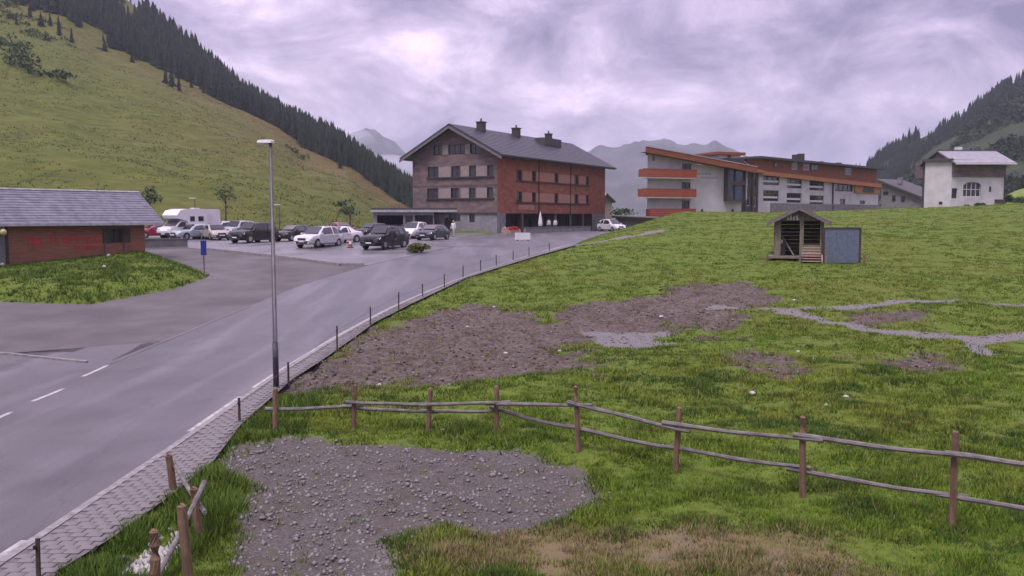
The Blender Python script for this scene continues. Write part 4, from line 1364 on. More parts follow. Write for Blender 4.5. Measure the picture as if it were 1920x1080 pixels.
for (x0, x1) in ((829.6, 840.4), (872.6, 881.4)):
    r = R4(GF, x0, 275, x1, 285); GF.box(MB(), r[0], r[1], row3[0][2], row3[0][3], .01, .05).build('shutter', M['shutter'], hotel)
for rr in (row1, row2): GF.box(MB(), rr[0][0] - .15, rr[3][1] + .15, rr[0][2] - .16, rr[0][2] - .01, -.02, .2).build('sill', M['frame_dark'], hotel)
for z in (row1[0][2] - 1.25, row2[0][3] + .35): GF.box(MB(), .02, HW - .02, z, z + .06, .002, .035).build('shingle_band', M['hotel_gable'], hotel)
# --- long side
def side_row(y0a, y1a, y0b, y1b, xs):
    z1 = (SF.uz(973, y0a)[1] + SF.uz(1101, y0b)[1]) / 2; z0 = (SF.uz(973, y1a)[1] + SF.uz(1101, y1b)[1]) / 2
    return [(SF.uz(a, 345)[0], SF.uz(b, 345)[0], z0, z1) for a, b in xs]
wx = [(969, 978.3), (997.5, 1004), (1039.5, 1046), (1077, 1084), (1098.6, 1104)]
sx_ = [(978.8, 997), (1004.6, 1039), (1046.6, 1076.5), (1084.5, 1098.2)]
sr1 = side_row(317.5, 338, 331, 347, wx); sr2 = side_row(357, 377.5, 367, 383, wx)
mb = MB(); SF.wall(mb, z_gf, z_eave + .3, sr1 + sr2)
B2 = hc + sdir * HL
mb.quad(B2 + Zv * hz, B2 + gdir * HW + Zv * hz, B2 + gdir * HW + Zv * z_eave, B2 + Zv * z_eave)
mb.add([B2 + Zv * z_eave, B2 + gdir * HW + Zv * z_eave, B2 + gdir * HW / 2 + Zv * (z_eave + z_rise)], [(0, 1, 2)])
mb.quad(h_l + Zv * (hz - 1), h_l + sdir * HL + Zv * (hz - 1), h_l + sdir * HL + Zv * (z_eave + .3), h_l + Zv * (z_eave + .3))
mb.build('side_wall', M['hotel_side'], hotel)
for r in sr1 + sr2: SF.window(hotel, r, M['frame_dark'], M['glass'], 1, 1, .07)
for rr in (sr1, sr2):
    for a, b in sx_:
        SF.box(MB(), SF.uz(a, 345)[0], SF.uz(b, 345)[0], rr[0][2] + .02, rr[0][3] - .1, .01, .06).build('shutter', M['shutter_red'], hotel)
    SF.box(MB(), rr[0][0] - .15, rr[4][1] + .15, rr[0][2] - .16, rr[0][2] - .01, -.02, .2).build('sill', M['frame_dark'], hotel)
for px in (1009.5, 1069):
    u = SF.uz(px, 350)[0]; MB().tube([SF.p(u, z_gf - .2, .1), SF.p(u, z_eave, .1)], .07, 6).build('downpipe', M['frame_dark'], hotel)
u0, u1 = SF.uz(971, 387)[0], SF.uz(1001, 387)[0]
zs_ = SF.uz(985, 388)[1]
sgn = SF.box(MB(), u0, u1, zs_ - .38, zs_ + .3, .01, .07).build('name_board', M['shutter_red'], hotel)
letter_strokes(SF, hotel, u0 + .3, u1 - .3, zs_ - .2, zs_ + .18, 9, M['shutter'], .072, 9, .09, (0,))
# --- ground floor: grey plinth under the gable, deep porch along the side
gw = [R4(GF, 841, 398, 863, 415), R4(GF, 880, 399, 890, 417)]
gd = R4(GF, 833, 421, 849, 436); gd = (gd[0], gd[1], hz, hz + 2.0)
mb = MB(); GF.wall(mb, hz - 1.0, z_gf, gw + [gd]); mb.build('plinth', M['stone'], hotel)
for r in gw: GF.window(hotel, r, M['frame_dark'], M['glass'], 2, 1)
GF.box(MB(), gd[0], gd[1], gd[2], gd[3], -.24, -.18).build('door', M['dark_in'], hotel)
GF.box(MB(), -.05, HW + .02, z_gf - .04, z_gf + .1, .0, .16).build('drip_ledge', M['frame_dark'], hotel)
POR = 2.6
for ua_, ub_ in ((0, 2.2), (HL - 5, HL)):
    mb = MB(); SF.wall(mb, hz - 1, z_gf, [], ua_, ub_); mb.build('porch_wall', M['stone'], hotel)
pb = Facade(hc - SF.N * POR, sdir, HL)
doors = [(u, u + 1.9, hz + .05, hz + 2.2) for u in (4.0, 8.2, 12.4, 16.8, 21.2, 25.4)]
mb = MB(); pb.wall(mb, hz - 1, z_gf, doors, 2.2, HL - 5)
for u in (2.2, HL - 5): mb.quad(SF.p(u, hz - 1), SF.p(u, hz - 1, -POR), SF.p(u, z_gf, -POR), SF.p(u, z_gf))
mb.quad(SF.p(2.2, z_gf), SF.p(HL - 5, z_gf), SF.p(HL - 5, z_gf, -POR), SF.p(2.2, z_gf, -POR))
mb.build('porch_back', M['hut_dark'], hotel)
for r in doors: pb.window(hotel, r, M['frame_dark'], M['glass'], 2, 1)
for u in (7.0, 12.0, 17.0, 22.0, 26.5):
    MB().box(SF.p(u, hz - .2, -.2), .26, .26, z_gf - hz + .2, math.atan2(sdir.y, sdir.x)).build('porch_post', M['wood_grey'], hotel)
# --- roof
gov, eov, th = 1.15, 1.35, .34
sl_ = z_rise / (HW / 2)
ap = Facade(h_l, -gdir, HW)
f0 = -sdir * gov; f1 = sdir * (HL + gov)
rid = hc + gdir * HW / 2
zr0 = z_eave + z_rise + .36; zlo = z_eave - sl_ * eov + .36
L_e = hc + gdir * (HW + eov); R_e = hc - gdir * eov
rA = roof_slab(R_e + f0 + Zv * zlo, R_e + f1 + Zv * zlo, rid + f1 + Zv * zr0, rid + f0 + Zv * zr0, th).build('roof', M['hotel_roof'], hotel)
rB = roof_slab(rid + f0 + Zv * zr0, rid + f1 + Zv * zr0, L_e + f1 + Zv * zlo, L_e + f0 + Zv * zlo, th).build('roof', M['hotel_roof'], hotel)
nn = ((R_e + f1 + Zv * zlo) - (R_e + f0 + Zv * zlo)).cross((rid + f0 + Zv * zr0) - (R_e + f0 + Zv * zlo)).normalized()
for i in range(16):
    t0, t1 = i / 16, min(1, (i + 1.1) / 16)
    P = lambda t, f: (R_e + Zv * zlo) * (1 - t) + (rid + Zv * zr0) * t + f
    MB().hexa([P(t0, f0) + nn * .01, P(t0, f1) + nn * .01, P(t1, f1) + nn * .004, P(t1, f0) + nn * .004,
               P(t0, f0) + nn * .05, P(t0, f1) + nn * .05, P(t1, f1) + nn * .012, P(t1, f0) + nn * .012]).build('slate_course', M['hotel_roof'], rA)
# barge boards and soffit trim of the near gable
for E in (L_e, R_e):
    a = E + f0 + Zv * zlo; b = rid + f0 + Zv * zr0
    MB().hexa([a - Zv * .62 - sdir * .05, b - Zv * .62 - sdir * .05, b - Zv * .62 + sdir * .03, a - Zv * .62 + sdir * .03,
               a - Zv * .3 - sdir * .05, b - Zv * .3 - sdir * .05, b - Zv * .3 + sdir * .03, a - Zv * .3 + sdir * .03]).build('barge_board', M['wood_grey'], hotel)
MB().tube([R_e + f0 + Zv * (zlo - .1) - gdir * .08, R_e + f1 + Zv * (zlo - .1) - gdir * .08], .1, 6).build('gutter', M['frame_dark'], hotel)
for px, py, Y, w in ((911, 249, 122.0, 1.05), (968, 258, 130.5, 1.05), (1023, 266, 139.5, .95)):
    t = (Y - rid.y) / sdir.y; q = rid + sdir * t
    px_now = 960 + q.x / q.y * FPX
    q = q - gdir * ((px - px_now) * q.y / FPX / -gdir.x) if False else q
    q = q - gdir * .9
    ch = MB().box(q + Zv * (zr0 - 1.3), w * .9, w * .9, 1.95, math.atan2(sdir.y, sdir.x)).build('chimney', M['frame_dark'], hotel)
    MB().box(q + Zv * (zr0 + .652), w + .1, w + .1, .12, math.atan2(sdir.y, sdir.x)).build('chimney_cap', M['roof_dark'], ch)
    MB().tube([q + Zv * (zr0 + .75), q + Zv * (zr0 + 1.2)], .12, 6).build('flue', M['steel'], ch)
# a low dormer block beside the middle chimney
q = rid + sdir * 20.5 - gdir * 1.2
mb = MB().ob(q + Zv * (zr0 - 1.4), sdir * 5.5, -gdir * 1.7, Zv * 1.15); mb.build('roof_dormer', M['roof_dark'], hotel)

# garage annex in front of the hotel's left corner
an_r = h_l + gdir * -4.6 + GF.N * .35
AF = Facade(at(700, 420, 116.5), Vector((1, .04, 0)), 1)
a0 = AF.O.copy(); a1 = Vector((at(815, 420, 118).x, 118.0 - .9, 0)); a0.z = a1.z = 0; ad = (a1 - a0); AF = Facade(a0, ad, ad.length)
anx = thing('garage', (a0.x, a0.y, hz), 'flat roofed open garage annex joined to the left of the brown hotel', 'garage')
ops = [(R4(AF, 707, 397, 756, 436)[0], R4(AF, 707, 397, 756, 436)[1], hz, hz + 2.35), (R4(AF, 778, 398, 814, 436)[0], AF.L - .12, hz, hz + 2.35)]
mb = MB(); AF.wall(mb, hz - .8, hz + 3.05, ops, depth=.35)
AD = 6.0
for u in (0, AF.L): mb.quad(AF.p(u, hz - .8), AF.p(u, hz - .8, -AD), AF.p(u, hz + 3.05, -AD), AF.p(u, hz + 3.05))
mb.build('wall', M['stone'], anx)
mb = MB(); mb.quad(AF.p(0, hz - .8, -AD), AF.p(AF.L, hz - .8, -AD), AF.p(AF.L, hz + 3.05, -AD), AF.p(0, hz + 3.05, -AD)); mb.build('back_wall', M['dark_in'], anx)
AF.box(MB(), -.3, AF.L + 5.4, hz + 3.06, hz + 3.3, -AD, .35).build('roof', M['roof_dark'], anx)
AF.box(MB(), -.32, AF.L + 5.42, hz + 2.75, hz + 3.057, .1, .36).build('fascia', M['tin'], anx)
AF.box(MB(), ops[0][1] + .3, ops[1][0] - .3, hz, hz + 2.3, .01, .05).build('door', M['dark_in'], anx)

# terrace wall, planters, closed parasol, board by the hotel entrance
ta, tb = at(985, 432, 112.5), at(1108, 430, 128)
ta.z = tb.z = 0
tw = thing('low_wall', (ta.x, ta.y, hz), 'low pale grey terrace wall along the front of the brown hotel', 'wall')
td = tb - ta; tn = Vector((-td.y, td.x, 0)).normalized()
mb = MB().ob(ta + Zv * (hz - .5), td, tn * .25, Zv * 1.05); mb.build('wall_body', M['stone'], tw)
n_ = 10
for i in range(n_): MB().ob(ta + td * (i / n_) + td * .004 + Zv * (hz + .55), td * (.97 / n_), tn * .3, Zv * .28).build('balustrade_panel', M['concrete'], tw)
pl_ = at(958, 430, 111.5); pl_.z = hz
pn = thing('planter', (pl_.x, pl_.y, hz), 'low box planter with red flowers by the dark hotel porch', 'planter')
MB().box(pl_, 2.4, .7, .55, R_(12)).build('box', M['pink_wood'], pn)
V, F = leaf_blobs([(pl_.x + .25, pl_.y, hz + .6, .75, .3), (pl_.x + .5, pl_.y, hz + .6, .5, .3)], 60, 8)
mesh_np('blossoms', V - np.array(pl_), F, pmat('red blossoms', (0.5, 0.03, 0.03), (0.3, 0.03, 0.03), scale=5), pn)
V, F = leaf_blobs([(pl_.x - .7, pl_.y, hz + .6, .5, .28)], 40, 9)
mesh_np('pale_blossoms', V - np.array(pl_), F, pmat('cream blossoms', (0.55, 0.4, 0.3), (0.4, 0.25, 0.2), scale=5), pn)
pr = at(1013, 430, 116); pr.z = hz
par_ = thing('parasol', (pr.x, pr.y, hz), 'closed white parasol standing in front of the brown hotel porch', 'parasol')
MB().tube([pr, pr + Zv * 2.9], .035, 6).build('pole', M['wood_grey'], par_)
MB().tube([pr + Zv * .95, pr + Zv * 1.25, pr + Zv * 2.2, pr + Zv * 2.85], [.24, .3, .16, .03], 9).build('canopy', M['frame_white'], par_, smooth=False)
MB().box(pr, .5, .5, .12).build('base', M['concrete'], par_)
bd = ground(980, 452)
bdn = thing('barrier', (bd.x, bd.y, bd.z), 'pale rectangular barrier board standing on the road before the hotel', 'barrier')
MB().box((bd.x, bd.y, bd.z + .12), 1.45, .09, .66, R_(6)).build('board', M['lamp_head'], bdn)
for s_ in (-.5, .5): MB().box((bd.x + s_, bd.y, bd.z), .08, .4, .12, R_(6)).build('foot', M['black_metal'], bdn)
# ------------------------------------------------------------------ white hotel with orange balconies
wA = at(1213, 400, 136); wA.z = 0
wB = at(1356, 400, 141.5); wB.z = 0
wd = (wB - wA)
WF = Facade(wA, wd, wd.length)
wz = 3.0
wh = thing('hotel', (wA.x, wA.y, wz), 'white hotel with three orange balconies and a sloping orange edged roof', 'hotel')
def topz(u): return WF.uz(1213, 288)[1] + (WF.uz(1356, 312)[1] - WF.uz(1213, 288)[1]) * u / WF.L
doors = [WF.rect(1279, 307, 1296, 334), WF.rect(1278, 342, 1294.5, 370), WF.rect(1278, 376, 1293, 404)]
back = lambda p, k: Vector((p.x * (1 + k / 136), p.y * (1 + k / 136), p.z))
ztop = topz(WF.L)
mb = MB(); WF.wall(mb, wz - 2, topz(0), doors, top=topz)
pl0, pl1 = WF.p(0, 0), WF.p(WF.L, 0)
pk0, pk1 = back(pl0, 14), back(pl1, 14)
mb.quad(pl0 + Zv * (wz - 2), pk0 + Zv * (wz - 2), pk0 + Zv * topz(0), pl0 + Zv * topz(0))
mb.quad(pk0 + Zv * (wz - 2), pk1 + Zv * (wz - 2), pk1 + Zv * ztop, pk0 + Zv * topz(0))
mb.quad(pl1 + Zv * (wz - 2), pk1 + Zv * (wz - 2), pk1 + Zv * ztop, pl1 + Zv * ztop)
mb.build('wall', M['white_wall'], wh)
for r in doors: WF.window(wh, r, M['frame_dark'], M['glass'], 2, 2, .08, name='balcony_door')
for (x0, y0, x1, y1) in ((1197, 318.5, 1297, 335), (1195.5, 355, 1296, 371.5), (1211, 392, 1295, 410)):
    u0, u1, z0, z1 = WF.rect(x0, y0, x1, y1)
    bl = MB()
    nbrd = 5
    WF.box(bl, u0, u1, z0 - .02, z0 + .14, .0, 1.38)
    blo = bl.build('balcony', M['white_wall'], wh)
    for k in range(nbrd):
        za = z0 + .15 + (z1 - z0 - .15) * k / nbrd; zc = z0 + .15 + (z1 - z0 - .15) * (k + 1) / nbrd - .015
        WF.box(MB(), u0, u1, za, zc, 1.36, 1.41).build('plank', M['orange'], blo)
        WF.box(MB(), u0, u0 + .05, za, zc, .02, 1.355).build('plank', M['orange'], blo)
        WF.box(MB(), u1 - .05, u1, za, zc, .02, 1.355).build('plank', M['orange'], blo)
    WF.box(MB(), u0 - .03, u1 + .03, z1, z1 + .07, 1.3, 1.44).build('handrail', M['orange_dk'], blo)
# roof: one slope falling to the right, orange fascia
def wroof(x, y, Y): return at(x, y, Y)
r0, r1 = WF.p(-1.25, 0, 1.5), WF.p(WF.L + 5.2, 0, 1.5)
zt = lambda u: topz(0) + (topz(WF.L) - topz(0)) * u / WF.L
za_, zb_ = zt(-1.25) + .8, zt(WF.L + 5.2) + .55
k0, k1 = back(r0, 16), back(r1, 16)
roof_slab(r0 + Zv * za_, r1 + Zv * zb_, k1 + Zv * zb_, k0 + Zv * za_, .22).build('roof', M['roof_dark'], wh)
mb = MB(); mb.hexa([r0 + Zv * (za_ - .85) + WF.N * .02, r1 + Zv * (zb_ - .95) + WF.N * .02, r1 + Zv * (zb_ - .95) + WF.N * .1, r0 + Zv * (za_ - .85) + WF.N * .1,
                    r0 + Zv * (za_ - .05) + WF.N * .02, r1 + Zv * (zb_ - .05) + WF.N * .02, r1 + Zv * (zb_ - .05) + WF.N * .1, r0 + Zv * (za_ - .05) + WF.N * .1])
mb.build('fascia', M['orange_dk'], wh)
mb = MB(); mb.hexa([r0 + Zv * (za_ - .02) + WF.N * .02, r1 + Zv * (zb_ - .02) + WF.N * .02, r1 + Zv * (zb_ - .02) + WF.N * .16, r0 + Zv * (za_ - .02) + WF.N * .16,
                    r0 + Zv * (za_ + .1) + WF.N * .02, r1 + Zv * (zb_ + .1) + WF.N * .02, r1 + Zv * (zb_ + .1) + WF.N * .16, r0 + Zv * (za_ + .1) + WF.N * .16])
mb.build('flashing', M['tin'], wh)
mb = MB(); mb.quad(r0 + Zv * (za_ - .8), r1 + Zv * (zb_ - .9), WF.p(WF.L + 5.2, zb_ - .9, 0), WF.p(-1.25, za_ - .8, 0)); mb.build('soffit', M['orange_dk'], wh)
WF.box(MB(), .15, .4, zt(0) - 1.15, zt(0) + .0, 1.2, 1.4).build('roof_post', M['frame_dark'], wh)
# hand-drawn looking script on the wall, too faint to read
mb = MB(); r = random.Random(5)
for (xa, xb, yy) in ((1303, 1333, 326), (1313, 1346, 333)):
    u0, z0 = WF.uz(xa, yy); u1, _ = WF.uz(xb, yy)
    P = []
    for i in range(34):
        t = i / 33; P.append(WF.p(u0 + (u1 - u0) * t + .05 * math.sin(i * 2.3), z0 + .17 * math.sin(i * 1.35 + r.uniform(-.4, .4)) + (.16 if i % 9 == 3 else 0), .02))
    mb.tube(P, .032, 4)
mb.build('lettering', pmat('grey script paint', (0.2, 0.19, 0.22), (0.26, 0.25, 0.28), scale=4), wh)
# glass bay and low extension right of the white wall
u0, u1, z0, z1 = WF.rect(1357, 311, 1391, 378)
u1 = WF.uz(1391, 345)[0]
mb = MB(); WF.box(mb, u0, u1, wz - 2, z0 - .02, -3.5, -.01); mb.build('extension', M['white_wall'], wh)
fr = MB(); t = .22; bo = 1.1
for a, b in ((u0, u0 + t * 1.6), (u1 - t, u1)): WF.box(fr, a, b, z0, z1, .0, bo)
for z in (z0, (z0 + z1) / 2 - .25, z1 - t): WF.box(fr, u0 + t * 1.6, u1 - t, z, z + (t if z != (z0 + z1) / 2 - .25 else .6), .0, bo - .02)
um = u0 + (u1 - u0) * .42; WF.box(fr, um - .05, um + .05, z0 + t, z1 - t, .6, bo - .04)
bay = fr.build('glass_bay', M['frame_dark'], wh)
for a, b in ((u0 + t * 1.6, um - .05), (um + .05, u1 - t)):
    for c, d in ((z0 + t, (z0 + z1) / 2 - .25), ((z0 + z1) / 2 + .35, z1 - t)):
        WF.box(MB(), a, b, c, d, .7, .78).build('pane', M['glass_blue'], bay)
WF.box(MB(), u1 + .01, u1 + .5, z0 + .3, z1 - .8, .1, .7).build('reflection_panel', M['white_wall'], wh)  # white panel: pale reflection on the bay's second face, put into its colour
WF.box(MB(), u0, u1, z1 + .01, z1 + 1.2, -3, .5).build('bay_top', M['frame_dark'], wh)
for px in (1316, 1373):
    uu, zz = WF.uz(px, 396); WF.box(MB(), uu - .12, uu + .12, zz - .35, zz + .35, .0, .18).build('wall_light', M['frame_dark'], wh)
# small top storey above the roof
p0, p1 = at(1342, 300, 150), at(1394, 300, 152); p0.z = p1.z = 0
PF = Facade(p0, p1 - p0, (p1 - p0).length)
zA, zB = PF.uz(1350, 303)[1], PF.uz(1350, 290)[1]
mb = MB().ob(PF.p(.6, zA - 1, -5), PF.U * (PF.L - 1.2), PF.N * 5, Zv * (zB - zA + 1)); mb.build('penthouse', M['white_wall'], wh)
PF.box(MB(), -.2, PF.L, zB + .01, zB + .45, -6, .6).build('penthouse_roof', M['orange_dk'], wh)
PF.box(MB(), PF.L * .42, PF.L * .52, zA - 1, zB, .01, .12).build('post', M['orange_dk'], wh)
# dark timber link between the two white blocks
l0, l1 = at(1389, 400, 147), at(1424, 400, 158); l0.z = l1.z = 0
LF = Facade(l0, l1 - l0, (l1 - l0).length)
zl0, zl1 = 2.0, LF.uz(1405, 322)[1]
mb = MB()
lops = [LF.rect(1399, 334, 1404, 346), LF.rect(1401, 370, 1407, 386), LF.rect(1413, 369, 1418, 388), LF.rect(1410, 335, 1418, 352)]
LF.wall(mb, zl0, zl1, lops); mb.build('link_wall', M['hut_dark'], wh)
for i, r_ in enumerate(lops): LF.window(wh, r_, M['frame_white'] if i != 3 else M['frame_dark'], M['glass'], 1, 1, .12)
for px in (1395, 1409): 
    u = LF.uz(px, 380)[0]; LF.box(MB(), u, u + .35, zl0, zl1, .05, .35).build('pillar', M['shed_wood'], wh)
LF.box(MB(), -.5, LF.L + .3, zl1, zl1 + .5, -3, .9).build('canopy', M['orange_lt'], wh)
s0, s1 = at(1389, 300, 156), at(1412, 306, 160)
roof_slab(at(1386, 297, 156), at(1412, 313, 158), at(1412, 306, 168), at(1390, 291, 168), .1).build('skylight', M['tin'], wh)

# ------------------------------------------------------------------ long white wing with the orange top storey
vA, vB = at(1421, 400, 157), at(1646, 390, 188); vA.z = vB.z = 0
VF = Facade(vA, vB - vA, (vB - vA).length)
wing = thing('hotel', (vA.x, vA.y, 3.5), 'long white hotel wing with red orange timber top storey and balconies', 'hotel')
def rowrect(rects):
    rs = [VF.rect(*q) for q in rects]
    return rs
w1 = rowrect([(1431, 327, 1461.5, 347), (1475.6, 332.5, 1504, 353), (1518, 337, 1545.6, 357)])
w2 = rowrect([(1431, 357, 1460.6, 377), (1475, 362, 1503, 380), (1518, 366.5, 1545, 384)])
uR = VF.uz(1562, 360)[0]
w3 = [VF.rect(1566, 341, 1600, 359)]; w4 = [VF.rect(1575, 373, 1585, 386), VF.rect(1612, 376, 1622, 383)]
uO, zO0 = VF.uz(1601, 361.5); zO1 = VF.uz(1622, 347)[1]
o5 = VF.rect(1616, 349, 1636, 361)
zF0 = VF.uz(1421, 325)[1]; zF1 = VF.uz(1646, 350)[1]
def fz(u): return zF0 + (zF1 - zF0) * u / VF.L
zmin = min(zF0, zF1)
mb = MB(); VF.wall(mb, 1.5, zF0, w1 + w2 + w3 + w4, top=fz)
vb0, vb1 = VF.p(0, 0, -13), VF.p(VF.L, 0, -13)
mb.quad(VF.p(0, 1.5), VF.p(0, 1.5, -13), VF.p(0, zF0, -13), VF.p(0, zF0))
mb.quad(VF.p(VF.L, 1.5), VF.p(VF.L, 1.5, -13), VF.p(VF.L, zF1, -13), VF.p(VF.L, zF1))
mb.build('wall', M['white_wall'], wing)
for r_ in w1 + w2:
    w = VF.window(wing, r_, M['frame_dark'], M['glass'], 3, 1, .14, .3)
    VF.box(MB(), r_[0] + .2, r_[1] - .2, r_[2] + .5, r_[2] + .85, -.22, -.16).build('balcony_panel', M['frame_white'], w)
for r_ in w3: VF.window(wing, r_, M['frame_dark'], M['glass'], 4, 1, .16, .3)
for r_ in w4: VF.window(wing, r_, M['frame_dark'], M['glass'], 1, 1, .1)
VF.box(MB(), uO, VF.L + .1, zO0, zO1 + .3, .02, .25).build('timber_panel', M['orange_lt'], wing)
VF.box(MB(), o5[0], o5[1], o5[2], o5[3] - .1, .252, .3).build('window', M['frame_dark'], wing)
MB().tube([VF.p(uR - .3, 2, .15), VF.p(uR - .3, fz(uR), .15)], .16, 6).build('downpipe', M['frame_dark'], wing)
VF.box(MB(), 4, VF.L + .05, 1.0, VF.uz(1600, 383.5)[1], .02, .2).build('plinth', M['stone'], wing)
zT0, zT1 = VF.uz(1415, 297)[1], VF.uz(1636, 318)[1]
mb = MB(); mb.hexa([VF.p(-.6, zF0 - .1, -.0), VF.p(VF.L - 1, zF1 - .1, -.0), VF.p(VF.L - 1, zF1 - .1, -11), VF.p(-.6, zF0 - .1, -11),
                    VF.p(-.6, zT0, -.0), VF.p(VF.L - 1, zT1, -.0), VF.p(VF.L - 1, zT1, -11), VF.p(-.6, zT0, -11)])
mb.build('top_storey', M['orange_dk'], wing)
mb = MB(); mb.hexa([VF.p(-1.2, zF0 - .25, .0), VF.p(VF.L + .6, zF1 - .25, .0), VF.p(VF.L + .6, zF1 - .25, .7), VF.p(-1.2, zF0 - .25, .7),
                    VF.p(-1.2, zF0 + .45, .0), VF.p(VF.L + .6, zF1 + .5, .0), VF.p(VF.L + .6, zF1 + .5, .7), VF.p(-1.2, zF0 + .45, .7)])
mb.build('balcony_rail', M['orange_lt'], wing)
mb = MB(); mb.hexa([VF.p(-1.4, zT0, 1.3), VF.p(VF.L + .4, zT1, 1.3), VF.p(VF.L + .4, zT1, -12), VF.p(-1.4, zT0, -12),
                    VF.p(-1.4, zT0 + .38, 1.3), VF.p(VF.L + .4, zT1 + .38, 1.3), VF.p(VF.L + .4, zT1 + .38, -12), VF.p(-1.4, zT0 + .38, -12)])
mb.build('roof', M['roof_dark'], wing)
for q, fm in (((1451, 305, 1455.5, 314), 'frame_dark'), ((1484, 304.5, 1494, 318), 'frame_white'), ((1505, 307, 1516, 319), 'frame_white'), ((1520, 309, 1532, 320), 'frame_dark'), ((1584, 315, 1595, 328), 'frame_white')):
    r_ = VF.rect(*q)
    w = VF.box(MB(), r_[0], r_[1], r_[2], r_[3], .01, .1).build('window', M[fm], wing)
    n_ = 2 if r_[1] - r_[0] > 1.2 else 1; s_ = (r_[1] - r_[0]) / n_
    for k in range(n_): VF.box(MB(), r_[0] + s_ * k + .1, r_[0] + s_ * (k + 1) - .1, r_[2] + .1, r_[3] - .1, .102, .14).build('pane', M['glass'], w)
for px, w_, h_ in ((1523, 1.0, 1.5), (1533, 1.0, 1.8), (1570, .7, .7), (1603, .7, .8)):
    u = VF.uz(px, 300)[0]; z = zT0 + (zT1 - zT0) * u / VF.L + .38
    c_ = VF.box(MB(), u - w_ / 2, u + w_ / 2, z, z + h_, -4, -3).build('chimney', M['frame_dark'], wing)

# ------------------------------------------------------------------ low white house with the falling roof
sA, sB = at(1652, 380, 172), at(1727, 384, 165); sA.z = sB.z = 0
QF = Facade(sA, sB - sA, (sB - sA).length)
lowh = thing('house', (sA.x, sA.y, 5), 'low grey house with a dark roof falling to the right, beside the hotel wing', 'house')
zq0, zq1 = QF.uz(1652, 341)[1], QF.uz(1727, 374)[1]
ops = [QF.rect(1656, 359, 1666, 365), QF.rect(1673, 366, 1679, 377), QF.rect(1690, 368, 1697, 378)]
zz = QF.uz(1700, 364)[1]
mb = MB(); QF.wall(mb, 3, zq1, [o for o in ops if o[3] < zq1])
mb.add([QF.p(0, zq1), QF.p(QF.L, zq1), QF.p(0, zq0)], [(0, 1, 2)])
for u, z in ((0, zq0), (QF.L, zq1)): mb.quad(QF.p(u, 3), QF.p(u, 3, -7), QF.p(u, z, -7), QF.p(u, z))
mb.build('wall', M['stone'], lowh)
for r_ in ops: 
    w = QF.box(MB(), r_[0], r_[1], r_[2], r_[3], .01, .09).build('window', M['frame_dark'], lowh)
    QF.box(MB(), r_[0] + .12, r_[1] - .12, r_[2] + .12, r_[3] - .12, .092, .12).build('pane', M['glass'], w)
mb = MB(); mb.hexa([QF.p(-.8, zq0 + .2, .7), QF.p(QF.L + .6, zq1 + .05, .7), QF.p(QF.L + .6, zq1 + .05, -8), QF.p(-.8, zq0 + .2, -8),
                    QF.p(-.8, zq0 + .6, .7), QF.p(QF.L + .6, zq1 + .45, .7), QF.p(QF.L + .6, zq1 + .45, -8), QF.p(-.8, zq0 + .6, -8)])
mb.build('roof', M['roof_dark'], lowh)
QF.box(MB(), 1.8, 2.5, zq0 - .4, zq0 + .8, -3, -2.3).build('chimney', M['stone'], lowh)

# ------------------------------------------------------------------ white house with timber upper storey at far right
eA, eM, eB = at(1732, 388, 148), at(1782, 386, 146.2), at(1881, 380, 148.5)
for e in (eA, eM, eB): e.z = 0
E1 = Facade(eA, eM - eA, (eM - eA).length); E2 = Facade(eM - Vector((0, .0, 0)), eB - eM, (eB - eM).length)
eh = thing('house', (eM.x, eM.y, 6.5), 'white house with brown timber upper storey and grey roof, farthest right', 'house')
zt1 = E1.uz(1750, 303)[1]
mb = MB(); op = [E1.rect(1760, 378, 1767, 384)]
E1.wall(mb, 3.5, zt1, op)
mb.quad(E1.p(0, 3.5), E1.p(0, 3.5, -9), E1.p(0, zt1, -9), E1.p(0, zt1)); mb.quad(E1.p(E1.L, 3.5), E1.p(E1.L, 3.5, -9), E1.p(E1.L, zt1, -9), E1.p(E1.L, zt1))
mb.build('stair_tower', M['white_wall'], eh)
E1.window(eh, op[0], M['frame_dark'], M['glass'], 1, 1, .1)
E1.box(MB(), -.5, E1.L + .2, zt1 + .003, zt1 + .42, -9.5, .5).build('tower_roof', M['roof_dark'], eh)
E1.box(MB(), -.35, -.05, 4, zt1 - .1, -.6, -.2).build('downpipe', M['frame_dark'], eh)
zw0, zw1 = E2.uz(1800, 331)[1], E2.uz(1800, 305)[1]
a0_ = E2.uz(1806, 355)[0]; a1_ = E2.uz(1840, 355)[0]; az0 = E2.uz(1822, 369)[1]; az1 = E2.uz(1822, 341)[1]
op2 = [E2.rect(1780.5, 353, 1795, 372), (a0_, a1_, az0, az1), E2.rect(1854.5, 350, 1859, 360)]
op2[0] = (.15, op2[0][1], op2[0][2], op2[0][3])
mb = MB(); E2.wall(mb, 3.5, zw0, op2, depth=.35)
mb.quad(E2.p(E2.L, 3.5), E2.p(E2.L, 3.5, -9), E2.p(E2.L, zw0, -9), E2.p(E2.L, zw0))
mb.build('wall', M['white_wall'], eh)
